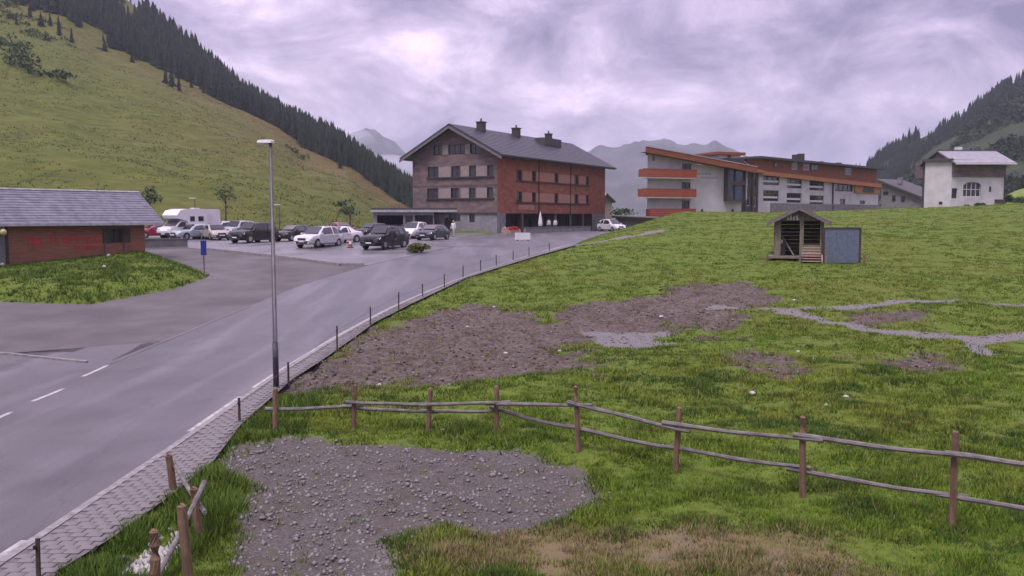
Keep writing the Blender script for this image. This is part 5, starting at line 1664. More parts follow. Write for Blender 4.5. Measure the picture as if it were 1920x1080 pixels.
# rounded upper corners of the arched window
um_, rad = (a0_ + a1_) / 2, (a1_ - a0_) / 2
for sgn_ in (-1, 1):
    P = [E2.p(um_ + sgn_ * rad, az1, -.01)]
    for k in range(7):
        t_ = math.pi / 2 * k / 6; P.append(E2.p(um_ + sgn_ * rad * math.sin(t_), az1 - .75 + .75 * math.cos(t_), -.01))
    MB().prism(P, -E2.N * .3).build('arch_spandrel', M['white_wall'], eh)
E2.window(eh, op2[1], M['frame_white'], M['glass'], 4, 2, .1, .33); E2.window(eh, op2[0], M['frame_dark'], M['glass'], 2, 2, .1, .3); E2.window(eh, op2[2], M['frame_dark'], M['glass'], 1, 1, .08, .2)
E2.box(MB(), .03, E2.L + .1, zw0 + .003, zw1 + .5, -9, .18).build('timber_storey', M['hotel_gable'], eh)
for k in range(7):
    za = zw0 + .02 + (zw1 + .45 - zw0) * k / 7; zc = zw0 + (zw1 + .45 - zw0) * (k + 1) / 7 - .03
    E2.box(MB(), .03, E2.L + .1, za, zc, .183, .22).build('plank', M['hotel_gable'], eh)
zr_ = E2.uz(1790, 283.5)[1]; ze_ = E2.uz(1800, 306)[1]
p0, p1 = E2.p(-.3, ze_, 1.2), E2.p(E2.L + 1.2, ze_ + .15, 1.2); q0, q1 = E2.p(-.3, zr_ + .3, -3.2), E2.p(E2.L + .9, zr_ + .45, -3.2)
roof_slab(p0, p1, q1, q0, .2).build('roof', pmat('pale grey sheet roof', (0.24, 0.235, 0.26), (0.19, 0.185, 0.21), scale=1.2, rough=.45), eh)
b0, b1 = E2.p(-.3, ze_, -7.6), E2.p(E2.L + 1.2, ze_ + .15, -7.6)
roof_slab(q0, q1, b1, b0, .2).build('roof', M['hotel_roof'], eh)
MB().ob(p0 - Zv * .28, p1 - p0, E2.N * .12, Zv * .22).build('gutter', M['lamp_head'], eh)
MB().tube([q0 + Zv * .02, q1 + Zv * .02], .14, 6).build('ridge_cap', M['frame_dark'], eh)
mb = MB(); mb.add([E2.p(E2.L + .1, zw1, .1), E2.p(E2.L + .1, zw1, -8), E2.p(E2.L + .1, zr_ + .2, -3.2)], [(0, 1, 2)]); mb.add([E2.p(.03, zw1, .1), E2.p(.03, zw1, -8), E2.p(.03, zr_ + .2, -3.2)], [(0, 1, 2)]); mb.build('gable_wall', M['hotel_gable'], eh)
u = E2.uz(1826, 285)[0]; E2.box(MB(), u - .45, u + .45, zr_ - .2, zr_ + 1.0, -4, -3.2).build('chimney', M['frame_white'], eh)
MB().tube([E2.p(E2.L + .05, 4, .1), E2.p(E2.L + .05, zw0, .1)], .1, 6).build('downpipe', M['frame_dark'], eh)
E2.box(MB(), E2.L - 1.7, E2.L - .1, E2.uz(1870, 378)[1] - .2, E2.uz(1870, 374)[1], .02, .5).build('wood_stack_shelter', M['frame_dark'], eh)

# ------------------------------------------------------------------ small house, tree and flat roofed shelter behind the brown hotel
n0, n1 = at(1127, 400, 158), at(1147, 400, 158); n0.z = n1.z = 0
NF = Facade(n0, n1 - n0, (n1 - n0).length)
nh = thing('house', (n0.x, n0.y, 3), 'small gabled house peeping out behind the right end of the brown hotel', 'house')
z_e, z_a = NF.uz(1140, 378)[1], NF.uz(1138, 365)[1]
mb = MB(); NF.wall(mb, 1.5, z_e, []); mb.add([NF.p(0, z_e), NF.p(NF.L, z_e), NF.p(NF.L / 2, z_a)], [(0, 1, 2)])
mb.quad(NF.p(NF.L, 1.5), NF.p(NF.L, 1.5, -6), NF.p(NF.L, z_e, -6), NF.p(NF.L, z_e)); mb.build('wall', M['shutter'], nh)
roof_slab(NF.p(NF.L / 2, z_a + .3, .6), NF.p(NF.L / 2, z_a + .3, -6.5), NF.p(NF.L + .7, z_e, -6.5), NF.p(NF.L + .7, z_e, .6), .25).build('roof', M['roof_dark'], nh)
roof_slab(NF.p(NF.L / 2, z_a + .3, .6), NF.p(NF.L / 2, z_a + .3, -6.5), NF.p(-.7, z_e, -6.5), NF.p(-.7, z_e, .6), .25).build('roof', M['tin'], nh)
g0, g1 = at(1152, 425, 138), at(1238, 425, 124); g0.z = g1.z = 0
KF = Facade(g0, g1 - g0, (g1 - g0).length)
gar = thing('shelter', (g0.x, g0.y, 3.2), 'long low grey shelter with dark flat roof beside the green mound', 'shelter')
zg0, zg1 = KF.uz(1160, 405)[1], KF.uz(1236, 409)[1]
mb = MB(); KF.wall(mb, 1.5, min(zg0, zg1) - .1, [], .4, KF.L - .3); mb.quad(KF.p(.4, 1.5), KF.p(.4, 1.5, -5), KF.p(.4, zg0, -5), KF.p(.4, zg0)); mb.build('wall', M['stone'], gar)
mb = MB(); mb.hexa([KF.p(0, zg0 - .3, .5), KF.p(KF.L, zg1 - .3, .5), KF.p(KF.L, zg1 - .3, -5.5), KF.p(0, zg0 - .3, -5.5),
                    KF.p(0, zg0, .5), KF.p(KF.L, zg1, .5), KF.p(KF.L, zg1, -5.5), KF.p(0, zg0, -5.5)]); mb.build('roof', M['frame_dark'], gar)
mb = MB(); mb.hexa([KF.p(0, zg0 + .004, .55), KF.p(KF.L, zg1 + .004, .55), KF.p(KF.L, zg1 + .004, .2), KF.p(0, zg0 + .004, .2),
                    KF.p(0, zg0 + .16, .55), KF.p(KF.L, zg1 + .16, .55), KF.p(KF.L, zg1 + .16, .2), KF.p(0, zg0 + .16, .2)]); mb.build('flashing', M['tin'], gar)


def tree(px, py, Y, hgt, rad, label, name='broadleaf_tree', n=260, mat='leaf', group=None, on=None):
    if on is None: p = at(px, py, Y); z0 = Hs(p.x, Y)
    else: p = Vector(on); z0 = p.z
    t = thing(name, (p.x, p.y, z0), label, 'tree', group)
    r = random.Random(px)
    mb = MB().tube([(p.x, p.y, z0 - .3), (p.x + .05, p.y, z0 + hgt * .45), (p.x, p.y, z0 + hgt * .92)], [hgt * .022, hgt * .014, .01], 7)
    blobs = []
    for k in range(7):
        a = r.uniform(0, 6.28); h0 = z0 + hgt * r.uniform(.25, .6); q = Vector((p.x + math.cos(a) * rad * .7, p.y + math.sin(a) * rad * .7, h0 + hgt * .22))
        mb.tube([(p.x, p.y, h0), q], [hgt * .009, .008], 5); blobs.append((q.x, q.y, q.z, rad * r.uniform(.4, .62), hgt * r.uniform(.12, .2)))
    blobs.append((p.x, p.y, z0 + hgt * .82, rad * .45, hgt * .17)); blobs.append((p.x, p.y, z0 + hgt * .55, rad * .6, hgt * .2))
    mb.build('trunk', M['bark'], t)
    V, F = leaf_blobs(blobs, n // 8, px)
    mesh_np('crown', V - np.array((p.x, p.y, z0)), F, M[mat], t)


tree(1170, 400, 150, 4.2, 2.0, 'small dark tree beside the gabled house right of the brown hotel')
for px, s_, h, w, lb in ((425, .06, 5.6, 1.3, 'slender young tree on the slope foot above the parked grey SUVs'), (657, .06, 4.6, 2.2, 'bushy young tree on the slope above the red car'), (283, .05, 4.4, 1.7, 'young tree on the slope just past the hut roof end')):
    x, y, z = hill_a(px, s_)
    tree(px, 0, 0, h, w, lb, mat='leaf', group='young trees at the slope foot', on=(float(x), float(y), float(z)), n=220)


def shrub(name, x, y, z, rad, h, label, mat, n=260, cat='shrub', group=None, seed=1):
    t = thing(name, (x, y, z), label, cat, group)
    r = random.Random(seed); bl = [(x + r.uniform(-.6, .6) * rad, y + r.uniform(-.5, .5) * rad, z + h * r.uniform(.1, .45), rad * r.uniform(.42, .65), h * r.uniform(.4, .6)) for _ in range(14)]
    V, F = leaf_blobs(bl, n // 4, seed); mesh_np('foliage', V - np.array((x, y, z)), F, M[mat], t)
    mb = MB()
    for k in range(4):
        a = r.uniform(0, 6.28); mb.tube([(x, y, z - .1), (x + math.cos(a) * rad * .6, y + math.sin(a) * rad * .6, z + h * .6)], [.03, .01], 5)
    mb.build('stem', M['bark'], t)


p = ground(785, 474); shrub('shrub', p.x, p.y, p.z + .03, .8, .85, 'rounded yellow green shrub on the tarmac beside the dark SUV', 'leaf_yellow', 420, seed=4)
for i, (px, py, Y, rad, h, lb) in enumerate(((1886, 377, 152, 1.3, 1.6, 'dark bush at the right corner of the white timber storeyed house'), (1912, 378, 150, 1.2, 1.3, 'dark bush at the right picture edge beyond the meadow crest'),
                                            (1838, 384, 147, .9, .8, 'low dark shrub under the arched window of the white house'), (1812, 385, 147, .9, .5, 'flat low shrub left of the arched window, by the white house'))):
    p = at(px, py, Y); shrub('bush', p.x, p.y, p.z - .3, rad, h, lb, 'leaf', 240, 'bush', 'bushes by the white house', seed=30 + i)
# bright grassy mound at the right edge
mo = at(1915, 372, 175)
bm = bmesh.new(); bmesh.ops.create_uvsphere(bm, u_segments=40, v_segments=20, radius=1)
for v in bm.verts: v.co = Vector((v.co.x * 11, v.co.y * 11, v.co.z * 4.2 + .2 * math.sin(v.co.x * 9)))
me = bpy.data.meshes.new('grass_mound'); bm.to_mesh(me); bm.free()
o = link('grass_mound', me, pmat('fresh mound grass', (0.095, 0.15, 0.022), (0.15, 0.2, 0.035), scale=.6, rough=.9, bump=.4, bscale=3), None, True); o.location = (mo.x + 7.5, mo.y, mo.z - 1.6); o['kind'] = 'structure'
# ------------------------------------------------------------------ cars
KINDS_ = {
    #        L     W     H    hood  cowl  rf    rr    hatch tail_z
    'mpv':  (4.55, 1.82, 1.68, 1.02, .25, .06, -.36, -.47, 1.05),
    'suv':  (4.6, 1.9, 1.78, 1.12, .22, .07, -.37, -.475, 1.12),
    'hatch': (4.2, 1.78, 1.48, .95, .22, .04, -.30, -.46, 1.0),
    'wagon': (4.7, 1.82, 1.5, .94, .20, .02, -.36, -.47, 1.0),
    'sedan': (4.6, 1.8, 1.45, .93, .19, .01, -.20, -.34, 1.02),
}


def car(kind, px, py, yaw, color, label, rails=False, dz=0.03, at_=None, clad=False, scale=1.0):
    L, W, Hh, hood, cowl, rf, rr, hat, tail = KINDS_[kind]
    g = at_ or ground(px, py, dz)
    cy_ = g.y + 0.9; cx_ = g.x * cy_ / g.y
    z0 = Hs(cx_, cy_) + dz
    t = thing('parked_car', (cx_, cy_, z0), label, 'car', 'cars parked in the lot')
    w = W / 2; sh = Hh * .6
    ST = [(.5, .5, .52, .82, .7), (.492, hood * .72, hood * .75, .9, .78), (.44, hood * .88, hood * .92, .97, .8), (.34, hood * .94, hood * .99, 1, .82), (cowl, hood * .97, hood + .02, 1, .84),
          (cowl * .5 + rf * .5, sh * .97, (hood + Hh) / 2 + .05, 1, .78), (rf, sh, Hh - .07, 1, .7), (rf - .1, sh + .01, Hh - .015, 1, .68), ((rf + rr) / 2 - .03, sh + .02, Hh, 1, .67),
          (rr, sh + .04, Hh - .05, .99, .66)]
    if kind == 'sedan': ST += [(hat, tail - .05, tail + .04, .98, .76), (-.47, tail - .08, tail - .02, .93, .78), (-.495, .75, .8, .88, .75), (-.5, .5, .52, .82, .7)]
    else: ST += [((rr + hat) / 2, sh + .04, Hh - .2, .97, .66), (hat, tail - .06, tail + .02, .95, .74), (-.492, tail * .8, tail * .85, .92, .76), (-.5, .48, .5, .86, .7)]
    body = MB(); rows = []
    for (fx, zs, zt, fw, ft) in ST:
        x = fx * L; hw = w * fw; wt = w * ft; zb = .22 + (.1 if abs(fx) > .47 else 0)
        wt = min(wt, hw * .97)
        half = [(hw * .86, zb), (hw * .985, zb + .1), (hw, zb + (zs - zb) * .55), (hw * .985, zs - .03), (hw * .955, zs), (wt, max(zt - .06, zs + .005)), (wt * .82, zt - .012), (0, zt)]
        ring = [(x, y, z) for y, z in half] + [(x, -y, z) for y, z in half[-2::-1]]
        rows.append(ring)
    n = len(rows[0]); V = [p for r in rows for p in r]; F = []
    for i in range(len(rows) - 1):
        for k in range(n - 1): F.append((i * n + k, i * n + k + 1, (i + 1) * n + k + 1, (i + 1) * n + k))
        F.append((i * n + n - 1, i * n, (i + 1) * n, (i + 1) * n + n - 1))
    F.append(tuple(range(n))); F.append(tuple(range((len(rows) - 1) * n, len(rows) * n))[::-1])
    body.add(V, F)
    paint = car_paint('paint ' + label[:18], color)
    rz = Matrix.Rotation(yaw, 4, 'Z')

    def put(mb, name, mat, par=None, smooth=False):
        me = bpy.data.meshes.new(name); me.from_pydata([tuple(Vector(v) * scale) for v in mb.v], [], mb.f)
        o = link(name, me, mat, None, smooth); o.parent = par or t
        return o
    t.rotation_euler = (0, 0, yaw)
    bo = put(body, 'body', paint, smooth=True)
    fxs = [s[0] for s in ST][::-1]

    def S(fx):
        return [float(np.interp(fx, fxs, [s[k] for s in ST][::-1])) for k in range(1, 5)]

    def lo(fx, sd, k=.0):
        zs, zt, fw, ft = S(fx); return Vector((fx * L, sd * w * fw * (.957 + k), zs + .035))

    def hi(fx, sd):
        zs, zt, fw, ft = S(fx); return Vector((fx * L, sd * min(w * ft, w * fw * .97) * 1.0, max(zt - .1, zs + .05)))
    xm = (rf + rr) / 2 - .02
    wins = [(cowl - .035, xm + .02, xm + .02, rf + .0), (xm - .015, rr + .045, rr + .06, xm - .015)]
    if kind in ('mpv', 'suv', 'wagon'): wins.append((rr + .02, hat + .045, rr - .035, rr + .035))
    for sd in (1, -1):
        for a, b, c, d in wins:
            P = [lo(a, sd), lo(b, sd), hi(c, sd), hi(d, sd)]
            nn = (P[1] - P[0]).cross(P[3] - P[0]).normalized()
            if nn.y * sd < 0: nn = -nn
            put(MB().prism([p - nn * .02 for p in P], nn * .042), 'side_window', M['car_glass'])
        for a, b in ((cowl - .0, xm), (xm - .008, rr + .05)):
            za, zb_ = S(a), S(b)
            P = [Vector((a * L, sd * w * .985, .36)), Vector((b * L, sd * w * .985, .36)), Vector((b * L, sd * w * .992, zb_[0] - .06)), Vector((a * L, sd * w * .992, za[0] - .06))]
            dr = put(MB().prism([p - Vector((0, sd * .01, 0)) for p in P], (0, sd * .03, 0)), 'door', paint)
            put(MB().box(((b + .05) * L, sd * (w + .012), S(b)[0] - .17), .17, .04, .035), 'handle', M['plastic'], dr)
        put(MB().box((cowl * L - .22, sd * (w + .09), S(cowl - .05)[0] + .02), .12, .2, .15), 'mirror', paint if not clad else M['plastic'])
        put(MB().prism([(.49 * L, sd * w * .62, hood * .62), (.455 * L, sd * w * .95, hood * .68), (.43 * L, sd * w * .965, hood * .82), (.478 * L, sd * w * .64, hood * .76)], (.035, sd * .02, 0)), 'headlight', M['light_glass'])
        put(MB().prism([(-.488 * L, sd * w * .6, tail * .72), (-.468 * L, sd * w * .93, tail * .72), (-.468 * L, sd * w * .93, tail * .92), (-.486 * L, sd * w * .62, tail * .92)], (-.035, sd * .015, 0)), 'tail_light', M['tail_red'])
        if rails: put(MB().tube([(rf * L - .3, sd * w * .6, Hh - .03), (rf * L - .5, sd * w * .6, Hh + .05), (rr * L + .2, sd * w * .6, Hh + .05), (rr * L, sd * w * .6, Hh - .03)], .022, 5), 'roof_rail', M['plastic'])
        if clad: put(MB().box((0, sd * (w - .02), .2), L * .86, .07, .17), 'sill_cladding', M['plastic'])
        for wx_ in (.305, -.30):
            r_ = .34 if kind == 'suv' else .315
            arch = MB().tube([(wx_ * L, sd * (w - .16), r_ + .01), (wx_ * L, sd * (w + .004), r_ + .01)], r_ + .065, 20); put(arch, 'wheel_arch', M['plastic'])
            ty = put(MB().tube([(wx_ * L, sd * (w - .17), r_), (wx_ * L, sd * (w - .14), r_), (wx_ * L, sd * (w + .005), r_), (wx_ * L, sd * (w + .02), r_)], [r_ * .93, r_, r_, r_ * .92], 20), 'wheel', M['tyre'])
            put(MB().tube([(wx_ * L, sd * (w - .0), r_), (wx_ * L, sd * (w + .028), r_)], r_ * .62, 14), 'rim', M['rim'], ty)
    z1, z2 = S(cowl), S(rf)
    y1, y2 = w * z1[3] * .9, w * z2[3] * .93
    P = [Vector((cowl * L - .03, y1, hood + .05)), Vector((cowl * L - .03, -y1, hood + .05)), Vector((rf * L + .08, -y2, Hh - .1)), Vector((rf * L + .08, y2, Hh - .1))]
    nn = (P[1] - P[0]).cross(P[3] - P[0]).normalized(); nn = nn if nn.z > 0 else -nn
    mid = S((cowl + rf) / 2)[1]
    lift = max(0, mid - (P[0].z + P[2].z) / 2) + .01
    put(MB().prism([p + nn * (lift * .6) for p in P], nn * .03), 'windscreen', M['car_glass'])
    a, b = (hat, rr) if kind != 'sedan' else (hat + .02, rr)
    P = [Vector((a * L, w * .68, S(a)[1] + .06)), Vector((a * L, -w * .68, S(a)[1] + .06)), Vector((b * L - .12, -w * .6, S(b)[1] - .1)), Vector((b * L - .12, w * .6, S(b)[1] - .1))]
    nn = (P[1] - P[0]).cross(P[3] - P[0]).normalized(); nn = nn if nn.x < 0 else -nn
    put(MB().prism([p + nn * .02 for p in P], nn * .05), 'rear_window', M['car_glass'])
    put(MB().box((.497 * L, 0, .3), .06, W * .62, .18), 'bumper_grille', M['plastic'])
    put(MB().box((.5 * L, 0, hood * .6), .04, W * .42, .13), 'radiator_grille', M['plastic'])
    put(MB().box((.507 * L, 0, .42), .05, .5, .11), 'number_plate', M['plate'])
    put(MB().box((-.505 * L, 0, .62), .03, .5, .11), 'number_plate', M['plate'])
    put(MB().box((-.498 * L, 0, .3), .05, W * .8, .16), 'rear_bumper', M['plastic'])
    return t


def Yw(dx, dy): return math.atan2(dy, dx)


FL = Yw(-.78, -.62)          # nose to the left and towards the camera
car('mpv', 599, 464, Yw(-.42, -.9), (0.5, 0.5, 0.53), 'silver people carrier standing alone nearest in the lot, nose to the left', rails=True)
car('sedan', 634, 456, Yw(-.6, -.8), (0.6, 0.58, 0.6), 'white car mostly hidden behind the silver people carrier')
car('hatch', 640, 440, Yw(.6, -.8), (0.33, 0.022, 0.03), 'red car in the back row with its nose to the right')
car('wagon', 697, 445, Yw(-.45, -.89), (0.008, 0.009, 0.01), 'black estate car in front of the garage annex, bonnet shining pale')
car('suv', 722, 467, Yw(-.42, -.9), (0.007, 0.011, 0.01), 'dark green off-road car with a person standing at its side', rails=True, clad=True)
car('mpv', 777, 447, Yw(-.3, -.95), (0.6, 0.58, 0.6), 'white people carrier facing out before the garage opening')
car('hatch', 812, 450, Yw(-.4, -.92), (0.05, 0.055, 0.065), 'dark grey hatchback by the corner of the brown hotel')
car('hatch', 552, 452, Yw(-.48, -.88), (0.025, 0.022, 0.02), 'dark brown hatchback just right of the tall lamp pole')
car('suv', 476, 455, Yw(-.46, -.89), (0.008, 0.014, 0.01), 'dark green estate off-roader just left of the tall lamp pole', clad=True)
car('suv', 447, 446, Yw(-.4, -.92), (0.28, 0.28, 0.31), 'grey tall car behind the dark green off-roader')
car('mpv', 415, 444, Yw(-.5, -.86), (0.45, 0.44, 0.46), 'pale silver tall car in the row behind the low beige car')
car('wagon', 404, 450, Yw(.55, -.83), (0.33, 0.3, 0.28), 'low beige car with its bonnet to the right')
car('wagon', 361, 449, Yw(-.5, -.86), (0.36, 0.4, 0.45), 'light blue silver car in front of the camper van')
car('hatch', 292, 441, Yw(-.8, -.6), (0.3, 0.02, 0.05), 'dark red car half hidden behind the timber hut roof', at_=at(292, 438, 92))
car('mpv', 1146, 433, Yw(.5, -.86), (0.55, 0.54, 0.57), 'pale van parked at the far right end of the brown hotel', dz=0.02, at_=at(1146, 431, 122))

# ------------------------------------------------------------------ camper van
cp_ = at(348, 445, 88)
cx_, cy_ = cp_.x, cp_.y + 1; cz = Hs(cx_, cy_) + .03
cv = thing('camper_van', (cx_, cy_, cz), 'white camper van with a sleeping nook over its cab, behind the low wall', 'camper van')
cv.rotation_euler = (0, 0, Yw(-.5, -.87))
paint = car_paint('camper white', (0.66, 0.64, 0.66))


def putc(mb, name, mat, par=None, smooth=False):
    me = bpy.data.meshes.new(name); me.from_pydata([tuple(v) for v in mb.v], [], mb.f)
    o = link(name, me, mat, None, smooth); o.parent = par or cv
    return o


prof = [(-3.05, .55), (1.05, .55), (1.05, 1.75), (2.15, 2.05), (2.3, 2.35), (1.9, 2.82), (1.2, 2.98), (-2.85, 2.98), (-3.05, 2.8)]
putc(MB().prism([(x, -1.1, z) for x, z in prof], (0, 2.2, 0)), 'living_cabin', paint)
cab = [(1.052, .45), (3.05, .45), (3.1, .85), (2.95, 1.12), (2.3, 1.28), (1.72, 1.86), (1.052, 1.745)]
putc(MB().prism([(x, -.95, z) for x, z in cab], (0, 1.9, 0)), 'cab', paint)
putc(MB().hexa([(2.33, -.85, 1.29), (2.33, .85, 1.29), (2.31, .85, 1.3), (2.31, -.85, 1.3), (1.82, -.82, 1.84), (1.82, .82, 1.84), (1.78, .82, 1.83), (1.78, -.82, 1.83)]), 'windscreen', M['car_glass'])
for sd in (1, -1):
    putc(MB().prism([(1.2, sd * .94, 1.22), (2.15, sd * .94, 1.24), (1.72, sd * .94, 1.7), (1.2, sd * .94, 1.7)], (0, sd * .025, 0)), 'cab_window', M['car_glass'])
    for a, b, z in ((-.9, -.25, 1.75), (.2, .75, 1.75)):
        w = putc(MB().box(((a + b) / 2, sd * 1.1, z), b - a, .05, .5), 'side_window', M['plastic'])
        putc(MB().box(((a + b) / 2, sd * 1.125, z + .06), b - a - .1, .03, .38), 'pane', M['car_glass'], w)
    dr = putc(MB().box((-1.75, sd * 1.1, .62), .65, .03, 1.85), 'cabin_door', M['lamp_head']); putc(MB().box((-1.5, sd * 1.115, 1.4), .06, .05, .12), 'handle', M['plastic'], dr)
    putc(MB().box((-1, sd * 1.1, .95), 4.05, .022, .12), 'stripe', M['steel'])
    for wx_ in (2.25, -1.6):
        putc(MB().tube([(wx_, sd * .8, .36), (wx_, sd * 1.0 if wx_ > 0 else sd * 1.105, .36)], .43, 20), 'wheel_arch', M['plastic'])
        o_ = .97 if wx_ > 0 else 1.12
        ty = putc(MB().tube([(wx_, sd * (o_ - .2), .35), (wx_, sd * (o_ + .03), .35)], .35, 20), 'wheel', M['tyre']); putc(MB().tube([(wx_, sd * o_, .35), (wx_, sd * (o_ + .045), .35)], .21, 14), 'rim', M['rim'], ty)
    putc(MB().box((3.03, sd * .72, .82), .12, .3, .2), 'headlight', M['light_glass'])
    putc(MB().box((2.0, sd * 1.12, 1.2), .12, .22, .3), 'mirror', M['plastic'])
putc(MB().box((3.09, 0, .42), .1, 1.7, .24), 'bumper', M['plastic']); putc(MB().box((3.145, 0, .5), .02, .5, .11), 'number_plate', M['plate'])
putc(MB().box((-.8, 0, 2.98), .7, .6, .12), 'roof_vent', M['lamp_head'])


# ------------------------------------------------------------------ people
def person(x, y, z, yaw, label, top, legs, hairc=None, hgt=1.75, stride=.12, bend=0.0, group=None):
    s = hgt / 1.75
    J, E, Rr = [], [], []

    def j(p, r, par=None, r2=None):
        J.append(tuple(Vector(p) * s)); Rr.append((r * s, (r2 or r) * s))
        if par is not None: E.append((par, len(J) - 1))
        return len(J) - 1
    pel = j((0, 0, .95), .135, None, .12); wai = j((.01, 0, 1.1), .12, pel); che = j((.0, 0, 1.32), .15, wai); nek = j((0, 0, 1.48), .06, che)
    hd0 = j((.02, 0, 1.56), .075, nek); hd1 = j((.02, 0, 1.65), .095, hd0); hd2 = j((.01, 0, 1.73), .06, hd1); nose = j((.115, 0, 1.625), .016, hd1)
    for sd in (1, -1):
        sho = j((0, sd * .19, 1.42), .07, che); el = j((-.03 + bend * .1, sd * .25, 1.14), .048, sho); wr = j((.08 + bend * .2, sd * .24, .92 + bend * .25), .033, el)
        pal = j((.1 + bend * .25, sd * .235, .85 + bend * .28), .032, wr)
        for k in range(4):
            f1 = j((.1 + .02 * k - .03 + bend * .28, sd * .235, .785 + .006 * abs(k - 1.5) + bend * .28), .009, pal); j((.115 + .018 * k - .03 + bend * .28, sd * .22, .75 + .01 * abs(k - 1.5) + bend * .27), .008, f1)
        th_ = j((.145 + bend * .26, sd * .21, .83 + bend * .28), .01, pal); j((.16 + bend * .26, sd * .205, .795 + bend * .28), .009, th_)
        hp = j((0, sd * .095, .88), .1, pel); kn = j((.03 + sd * stride * .5, sd * .105, .5), .07, hp); an = j((-.02 + sd * stride, sd * .11, .09), .047, kn)
        j((.13 + sd * stride, sd * .125, .04), .042, an)
    me = bpy.data.meshes.new('person'); me.from_pydata(J, E, []); o = bpy.data.objects.new('person', me); COL.objects.link(o)
    md = o.modifiers.new('skin', 'SKIN'); md.use_smooth_shade = True
    for i, v in enumerate(me.skin_vertices[0].data): v.radius = Rr[i]; v.use_root = (i == 0)
    sb = o.modifiers.new('sub', 'SUBSURF'); sb.levels = 1; sb.render_levels = 1
    dg = bpy.context.evaluated_depsgraph_get(); dg.update()
    nm = bpy.data.meshes.new_from_object(o.evaluated_get(dg))
    o.modifiers.clear(); o.data = nm; nm.name = 'person'
    nm.materials.clear()
    for m_ in (cloth(top), cloth(legs), M['skin'], M['plastic']): nm.materials.append(m_)
    mi = []
    for p in nm.polygons:
        c = p.center / s
        arm = abs(c.y) > .2 and c.z > .7
        mi.append(2 if c.z > 1.5 or (arm and c.z < .9 + bend * .25) else 0 if (c.z > .92 or arm) else 3 if c.z < .1 else 1)
    nm.polygons.foreach_set('material_index', mi)
    bm = bmesh.new(); bmesh.ops.create_uvsphere(bm, u_segments=12, v_segments=8, radius=.112 * s)
    for v in list(bm.verts):
        if v.co.z < -.03 * s and v.co.x > 0.0: v.co *= .8
    hm2 = bpy.data.meshes.new('hair'); bm.to_mesh(hm2); bm.free()
    o.location = (x, y, z); o.rotation_euler = (0, 0, yaw)
    h_ = link('hair', hm2, M['hair'] if hairc is None else cloth(hairc), None, True); h_.parent = o; h_.location = (-.012 * s, 0, 1.675 * s); h_.scale = (.95, .85, .85)
    bm = bmesh.new()
    for sd in (1, -1):
        r = bmesh.ops.create_icosphere(bm, subdivisions=1, radius=.013 * s, matrix=Matrix.Translation(Vector((.1, sd * .036, 1.655)) * s))
    bmesh.ops.create_cube(bm, size=1, matrix=Matrix.Translation(Vector((.1, 0, 1.585)) * s) @ Matrix.Diagonal((.014 * s, .045 * s, .01 * s, 1)))
    em = bpy.data.meshes.new('face_features'); bm.to_mesh(em); bm.free()
    e_ = link('face_features', em, M['plastic'], None); e_.parent = o
    tag(o, label, 'person', group)
    return o


p = ground(737, 468, .03); person(p.x, p.y - .1, Hs(p.x, p.y) + .03, R_(60), 'person in dark clothes standing against the side of the dark green off-roader', (0.02, 0.022, 0.025), (0.022, 0.024, 0.03), stride=.05)
p = ground(755, 461, .03); person(p.x, p.y, Hs(p.x, p.y) + .03, R_(200), 'person in a blue jacket and pale trousers between the dark off-roader and white car', (0.03, 0.05, 0.22), (0.4, 0.38, 0.42), stride=.16, bend=.5)
p = ground(850, 444, .03); person(p.x, p.y, Hs(p.x, p.y) + .03, R_(250), 'person in a white top walking before the grey plinth of the brown hotel', (0.62, 0.6, 0.6), (0.35, 0.33, 0.34), hairc=(.4, .33, .22), stride=.2)
for px, lb in ((1029, 'person in a white shirt behind the terrace wall, nearer the parasol'), (1041, 'person in a white shirt behind the terrace wall, further from the parasol')):
    q = at(px, 425, 121); person(q.x, q.y, 2.95, R_(260), lb, (0.62, 0.6, 0.63), (0.08, 0.08, 0.1), hgt=1.7, stride=.04)
cn = ground(657, 464, .03)
ct = thing('traffic_cone', (cn.x, cn.y, cn.z), 'small orange and white cone on the tarmac right of the silver people carrier', 'cone')
MB().box(cn, .48, .48, .05).build('base', M['plastic'], ct)
MB().tube([cn + Zv * .05, cn + Zv * .3], [.19, .125], 12).build('cone_lower', M['orange'], ct); MB().tube([cn + Zv * .3, cn + Zv * .5], [.125, .08], 12).build('reflective_band', M['frame_white'], ct); MB().tube([cn + Zv * .5, cn + Zv * .72], [.08, .025], 12).build('cone_tip', M['orange'], ct)

# ------------------------------------------------------------------ shed in the meadow
q0, q1 = ground(1450, 489), ground(1539, 489)
sO = Vector((q0.x, q0.y, 0)); sd_ = Vector((.955, -.297, 0)) * 3.25
DF = Facade(sO, sd_, sd_.length); sz = Hs(sO.x + 1.5, sO.y)
SW = DF.L; SD = 3.0
shed = thing('shed', (sO.x, sO.y, sz), 'small open fronted wooden shed with shingle roof in the meadow', 'shed')
zt_ = sz + 2.75; za_ = sz + 3.62
fl = sz + .35
DF.box(MB(), -.35, SW + .2, fl - .15, fl, -SD, .7).build('floor_deck', M['shed_wood'], shed)
for a in (-.2, SW * .5, SW):
    for b_ in (.5, -1.2, -SD + .1): DF.box(MB(), a - .08, a + .08, sz - .4, fl - .152, b_ - .08, b_ + .08).build('footing', M['concrete'], shed)
for u, wd in ((.04, .42), (SW * .52, .26), (SW - .24, .24)): DF.box(MB(), u, u + wd, fl, zt_, -.14, .0).build('post', M['shed_wood'], shed)
nbk = 9
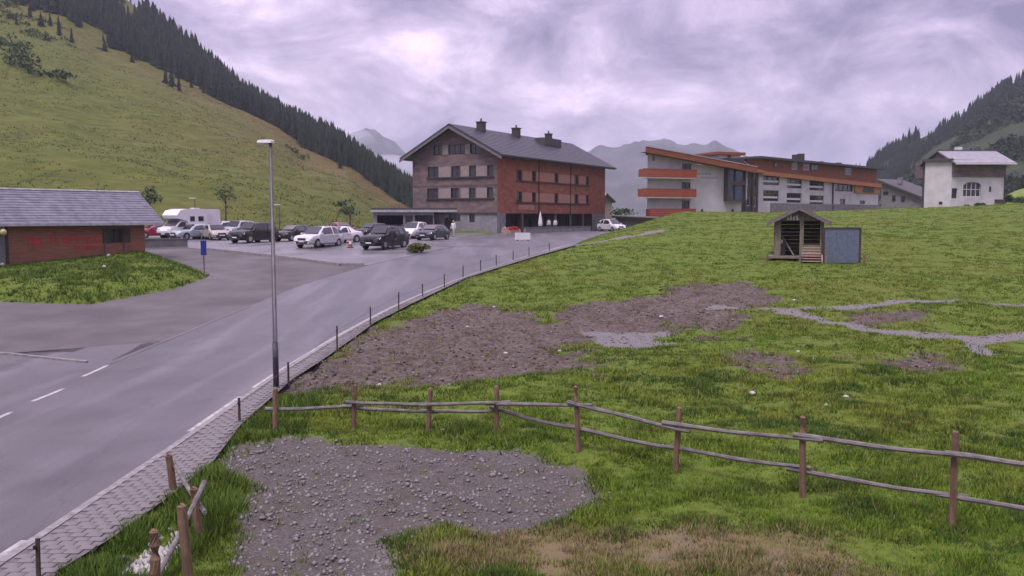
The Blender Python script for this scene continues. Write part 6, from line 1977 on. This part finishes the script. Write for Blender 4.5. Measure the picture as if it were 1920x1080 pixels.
for k in range(nbk):
    za2 = fl + (zt_ - fl) * k / nbk; zc2 = fl + (zt_ - fl) * (k + 1) / nbk - .012
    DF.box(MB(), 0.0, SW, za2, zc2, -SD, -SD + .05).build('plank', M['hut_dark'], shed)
    DF.box(MB(), 0.0, .05, za2, zc2, -SD + .052, -.145).build('plank', M['shed_wood'], shed)
    DF.box(MB(), SW - .05, SW, za2, zc2, -SD + .052, -.145).build('plank', M['shed_wood'], shed)
DF.box(MB(), .0, SW, zt_ + .002, zt_ + .2, -.13, .02).build('lintel', M['shed_wood'], shed)
MB().prism([DF.p(.1, zt_ + .204, -.02), DF.p(SW - .1, zt_ + .204, -.02), DF.p(SW / 2, za_ - .05, -.02)], -DF.N * .06).build('gable_board', M['shed_wood'], shed)
for k in range(4):
    za2 = fl + .0 + .2 * k; DF.box(MB(), SW * .52 + .27, SW - .245, za2, za2 + .185, -.1, -.05).build('plank', M['shed_wood'], shed)
for sgn_ in (-1, 1):
    eu = SW / 2 + sgn_ * (SW / 2 + .48); ze2 = zt_ - .12
    o0, o1 = .5, -SD - .3
    rf_ = roof_slab(DF.p(eu, ze2, o0), DF.p(eu, ze2, o1), DF.p(SW / 2, za_ + .1, o1), DF.p(SW / 2, za_ + .1, o0), .09).build('roof', M['shed_roof'], shed)
    nn = (DF.p(eu, ze2, o1) - DF.p(eu, ze2, o0)).cross(DF.p(SW / 2, za_ + .1, o0) - DF.p(eu, ze2, o0)).normalized(); nn = nn if nn.z > 0 else -nn
    for k in range(7):
        t0, t1 = k / 7, min(1, (k + 1.15) / 7)
        A = lambda t, o_: DF.p(eu + (SW / 2 - eu) * t, ze2 + (za_ + .1 - ze2) * t, o_)
        MB().hexa([A(t0, o0) + nn * .005, A(t0, o1) + nn * .005, A(t1, o1) + nn * .003, A(t1, o0) + nn * .003, A(t0, o0) + nn * .045, A(t0, o1) + nn * .045, A(t1, o1) + nn * .01, A(t1, o0) + nn * .01]).build('shingle_course', M['shed_roof'], rf_)
    MB().hexa([DF.p(eu, ze2 - .24, o0 + .005), DF.p(SW / 2, za_ - .14, o0 + .005), DF.p(SW / 2, za_ - .14, o0 + .05), DF.p(eu, ze2 - .24, o0 + .05), DF.p(eu, ze2 - .05, o0 + .005), DF.p(SW / 2, za_ + .05, o0 + .005), DF.p(SW / 2, za_ + .05, o0 + .05), DF.p(eu, ze2 - .05, o0 + .05)]).build('barge_board', M['wood_grey'], shed)
# pale marks on the gable
mb = MB(); r = random.Random(2)
for i in range(4):
    u = SW * .26 + i * .2; DF.box(mb, u, u + .09, zt_ + .06, zt_ + .3 + .1 * (i % 2), .022, .04); DF.box(mb, u + .09, u + .15, zt_ + .1 + .07 * (i % 3), zt_ + .17 + .07 * (i % 3), .022, .04)
mb.build('lettering', M['frame_white'], shed)
bar = thing('plank', tuple(DF.p(.7, fl, -.4)), 'loose pale plank leaning inside the dark opening of the meadow shed', 'plank')
MB().tube([DF.p(.55, fl + 1.3, -.9), DF.p(1.35, fl + .02, -.12)], .06, 4).build('board', M['wood_grey'], bar)
bkt = thing('bucket', tuple(DF.p(.55, fl, -.5)), 'small white bucket inside the dark opening of the meadow shed', 'bucket')
MB().tube([DF.p(.5, fl + .85, -.6), DF.p(.5, fl + 1.08, -.6)], [.09, .12], 10).build('pail', M['frame_white'], bkt); DF.box(MB(), .3, .75, fl, fl + .85, -.9, -.45).build('crate_stand', M['hut_dark'], bkt)
# steps with side posts in front of the right half
stp = thing('wooden_steps', tuple(DF.p(SW * .55, sz, .9)), 'short flight of pale pinkish wooden steps before the meadow shed', 'steps')
for k in range(4): DF.box(MB(), SW * .56, SW * .95, sz + .16 * k + .05, sz + .16 * k + .1, 1.5 - .28 * k - .25, 1.5 - .28 * k + .05).build('tread', M['pink_wood'], stp)
for u in (SW * .54, SW * .965): MB().ob(DF.p(u - .03, sz - .05, 1.6), DF.U * .06, -DF.N * 1.05 + Zv * .62, Zv * .14).build('stringer', M['pink_wood'], stp)
for u, o_ in ((SW * .53, 1.62), (SW * 1.04, 1.3)): DF.box(MB(), u - .06, u + .06, sz - .3, sz + 1.1, o_ - .06, o_ + .06).build('hand_post', M['wood_grey'], stp)
for k in range(3): DF.box(MB(), SW * .57, SW * .93, sz + .55 + .18 * k, sz + .63 + .18 * k, .35, .39).build('slat', M['pink_wood'], stp)
# weathered board on posts beside the shed
b0, b1 = at(1545, 488, DF.p(SW, 0, .2).y - .6), at(1609, 489, DF.p(SW, 0, .2).y - .1); b0.z = b1.z = 0
BF = Facade(b0, b1 - b0, (b1 - b0).length); bz = Hs(b0.x, b0.y)
bdd = thing('notice_board', (b0.x, b0.y, bz), 'big blue grey board standing in the grass right of the meadow shed', 'board')
zz0, zz1 = bz + .12, BF.uz(1577, 427.5)[1]
for k in range(3): BF.box(MB(), BF.L * k / 3 + .005, BF.L * (k + 1) / 3 - .005, zz0, zz1 - .05, .0, .05).build('panel', M['board_blue'], bdd)
BF.box(MB(), -.03, BF.L + .03, zz1 - .048, zz1 + .04, -.04, .08).build('top_rail', M['hut_dark'], bdd)
for u in (-.16, BF.L + .02): BF.box(MB(), u, u + .14, bz - .4, zz1 + .02, -.1, .04).build('post', M['hut_dark'], bdd)
for k in (-.3, .3): MB().tube([BF.p(BF.L / 2 + k * 3, zz1 - .4, -.06), BF.p(BF.L / 2 + k * 3, bz - .1, -1.1)], .04, 5).build('brace', M['hut_dark'], bdd)
for i, (px, py, h_) in enumerate(((1437, 492, .5), (1620, 497, .7))):
    p = ground(px, py); tt = thing('stake', (p.x, p.y, p.z), ('reddish stub post in the grass left of the meadow shed', 'thin post in the grass right of the blue grey board')[i], 'stake')
    MB().tube([(p.x, p.y, p.z - .2), (p.x + .02, p.y, p.z + h_)], .06, 6).build('post', M['wood_post'], tt)

# ------------------------------------------------------------------ rail fence in the foreground
tz = lambda x, y: float(terrain_z(np.array([x]), np.array([y]))[0])
posts = [(515, 816, 733), (662, 812, 735), (801, 813, 729), (931, 817, 726), (1086, 852, 726), (1265, 890, 766), (1505, 938, 783), (1785, 990, 813), (2090, 1060, 850)]
PB = [ground(a, b) for a, b, c in posts]
hts = []
for p, (a, b, c) in zip(PB, posts):
    zt2 = at(a, c, p.y).z; p.z = tz(p.x, p.y); hts.append(max(zt2 - p.z, 1.0))
fen = thing('rail_fence', tuple(PB[0]), 'brown wooden post and rail fence running across the foreground meadow', 'fence', 'timber fences')


def fence_post(par, p, h, r=.06, lean=(0, 0)):
    P, Rr = [], []
    for k in range(7):
        t = k / 6; P.append((p.x + lean[0] * t + rnd.uniform(-.006, .006), p.y + lean[1] * t + rnd.uniform(-.006, .006), p.z - .3 + (h + .3) * t)); Rr.append(r * rnd.uniform(.94, 1.05) * (1 - .08 * t))
    P.append((P[-1][0] + .012, P[-1][1], P[-1][2] + .025)); Rr.append(r * .55)
    return MB().tube(P, Rr, 9).build('post', M['wood_post'], par)


def rail(par, a, b, over=.3, w=.09, sag=.0):
    d = (b - a).normalized(); over = over * rnd.uniform(.6, 1.5); a2, b2 = a - d * over, b + d * over
    s_ = d.cross(Zv).normalized(); ph = rnd.uniform(0, 6.28); P, Rr = [], []
    for k in range(9):
        t = k / 8
        P.append(a2 + (b2 - a2) * t - Zv * (sag * 4 * t * (1 - t)) + s_ * .012 * math.sin(ph + 5 * t) + Zv * .009 * math.sin(ph * 2 + 8 * t)); Rr.append(w * (.62 - .14 * t) * rnd.uniform(.88, 1.1))
    return MB().tube(P, Rr, 7).build('rail', M['wood_grey'], par)


for i, (p, h) in enumerate(zip(PB, hts)): fence_post(fen, p, h, lean=(rnd.uniform(-.09, .09), rnd.uniform(-.09, .09)))
offs = Vector((0, -.1, 0))
for i in range(len(PB) - 1):
    a, b = PB[i], PB[i + 1]
    up_a, up_b = a.z + hts[i] - .32, b.z + hts[i + 1] - .32
    if i > 0: rail(fen, Vector((a.x, a.y, up_a + rnd.uniform(-.05, .05))) + offs, Vector((b.x, b.y, up_b + rnd.uniform(-.05, .05))) + offs, .22, .078, .02)
    rail(fen, Vector((a.x, a.y, a.z + .5 + rnd.uniform(-.05, .05))) - offs, Vector((b.x, b.y, b.z + .48 + rnd.uniform(-.05, .05))) - offs, .2, .075, .03)
# older fence going down to the brook on the left
lf = [(330, 925, 872), (378, 1012, 930), (357, 1110, 950), (293, 1120, 1012)]
PL = [ground(a, b) for a, b, c in lf]; HLs = []
for p, (a, b, c) in zip(PL, lf): zt2 = at(a, c, p.y).z; p.z = tz(p.x, p.y) ; HLs.append(max(zt2 - p.z, .8))
fe2 = thing('rail_fence', tuple(PL[0]), 'old leaning timber fence by the stony brook at the near road side', 'fence', 'timber fences')
for p, h in zip(PL, HLs): fence_post(fe2, p, h, .07, (rnd.uniform(-.1, .02), rnd.uniform(-.05, .05)))
rail(fe2, PL[1] + Zv * .75, PL[3] + Zv * .15, .3, .07); rail(fe2, PL[0] + Zv * .6, PL[1] + Zv * .5, .2, .07)

# stakes along the pavement with a wire
stk = [(72, 1098, 1050), (449, 797, 752), (541, 724, 679), (632, 662, 611), (695, 615, 575), (747, 584, 548), (793, 559, 532), (833, 541, 513), (868, 522, 498), (901, 509, 487), (931, 500, 478), (962, 490, 470), (992, 482, 463), (1030, 472, 455)]
ordn = ['', 'first', 'second', 'third', 'fourth', 'fifth', 'sixth', 'seventh', 'eighth', 'ninth', 'tenth', 'eleventh', 'twelfth']
tops = []
for i, (a, b, c) in enumerate(stk):
    p = ground(a, b); p.z = tz(p.x, p.y); h = min(max(at(a, c, p.y).z - p.z, .75), 1.25)
    lb = 'short dark stake at the paved strip in the lower left corner' if i == 0 else 'dark stake beside the pavement just below the tall lamp' if i == 1 else '%s dark stake along the pavement, counted uphill from the tall lamp' % ordn[i - 1]
    t = thing('stake', (p.x, p.y, p.z), lb, 'stake', 'stakes along the pavement edge')
    MB().tube([(p.x, p.y, p.z - .3), (p.x + rnd.uniform(-.03, .03), p.y, p.z + h)], [.036, .03], 7).build('post', M['wood_dark'], t)
    MB().box((p.x, p.y - .045, p.z + h * .82), .03, .05, .05).build('insulator', M['black_metal'], t)
    tops.append(Vector((p.x, p.y - .06, p.z + h * .84)))
wi = thing('fence_wire', tuple(tops[1]), 'thin sagging wire strung between the dark stakes along the pavement', 'wire')
mb = MB()
for a, b in zip(tops[1:-1], tops[2:]): mb.tube([a, (a + b) / 2 - Zv * .05, b], .006, 4)
mb.build('wire', M['steel'], wi)

# ------------------------------------------------------------------ single pale stones, brook boulders
stones = [(1411, 741, .13, 'pale stone on bare soil above the fence, left of two smaller stones'), (1586, 753, .11, 'pale stone in the right meadow, above and right of its neighbour'), (1549, 771, .09, 'small pale stone in the meadow above the long fence rail'),
          (948, 658, .15, 'pale stone at the lower edge of the muddy patch by the green tufts'), (1496, 668, .11, 'pale stone on the brown patch below the gravel path fork'), (1526, 681, .1, 'pale stone lying right of the brown patch below the path fork'), (1050, 653, .1, 'small pale stone in the mud left of the grey gravel patch'),
          (876, 618, .12, 'small pale stone in the upper mud near the pavement'), (927, 582, .12, 'small pale stone at the top edge of the muddy patch'), (830, 815, .08, 'small pale stone near the third fence post'), (1490, 562, .15, 'pale stone above the left end of the upper gravel path'),
          (711, 728, .1, 'small pale stone in the mud behind the second fence post'), (1240, 590, .16, 'pale stone at the dark soil above the grey gravel patch')]
for px, py, s_, lb in stones:
    s_ *= .62; p = ground(px, py); bm = bmesh.new(); bmesh.ops.create_icosphere(bm, subdivisions=2, radius=s_)
    for v in bm.verts: v.co = Vector((v.co.x * 1.25, v.co.y, v.co.z * .7)) * rnd.uniform(.85, 1.12)
    me = bpy.data.meshes.new('stone'); bm.to_mesh(me); bm.free()
    o = link('stone', me, M['stone_pale'], None); o.location = (p.x, p.y, tz(p.x, p.y) + s_ * .4); o.rotation_euler = (0, 0, rnd.uniform(0, 6))
    tag(o, lb, 'stone', 'pale stones lying in the meadow')
bx = np.array([(p[0], p[1]) for p in brook_poly]); lo_, hi_ = bx.min(0), bx.max(0)
P = nrg.uniform(lo_, hi_, (900, 2)); sdv = poly_sd(P[:, 0], P[:, 1], brook_poly); P = P[sdv > .05]
V, F = pebbles(P[:, 0], P[:, 1], terrain_z(P[:, 0], P[:, 1]) + .02, nrg.uniform(.03, .13, len(P)), 77)
tag(mesh_np('brook_stones', V, F, M['stone_pale']), kind='stuff')
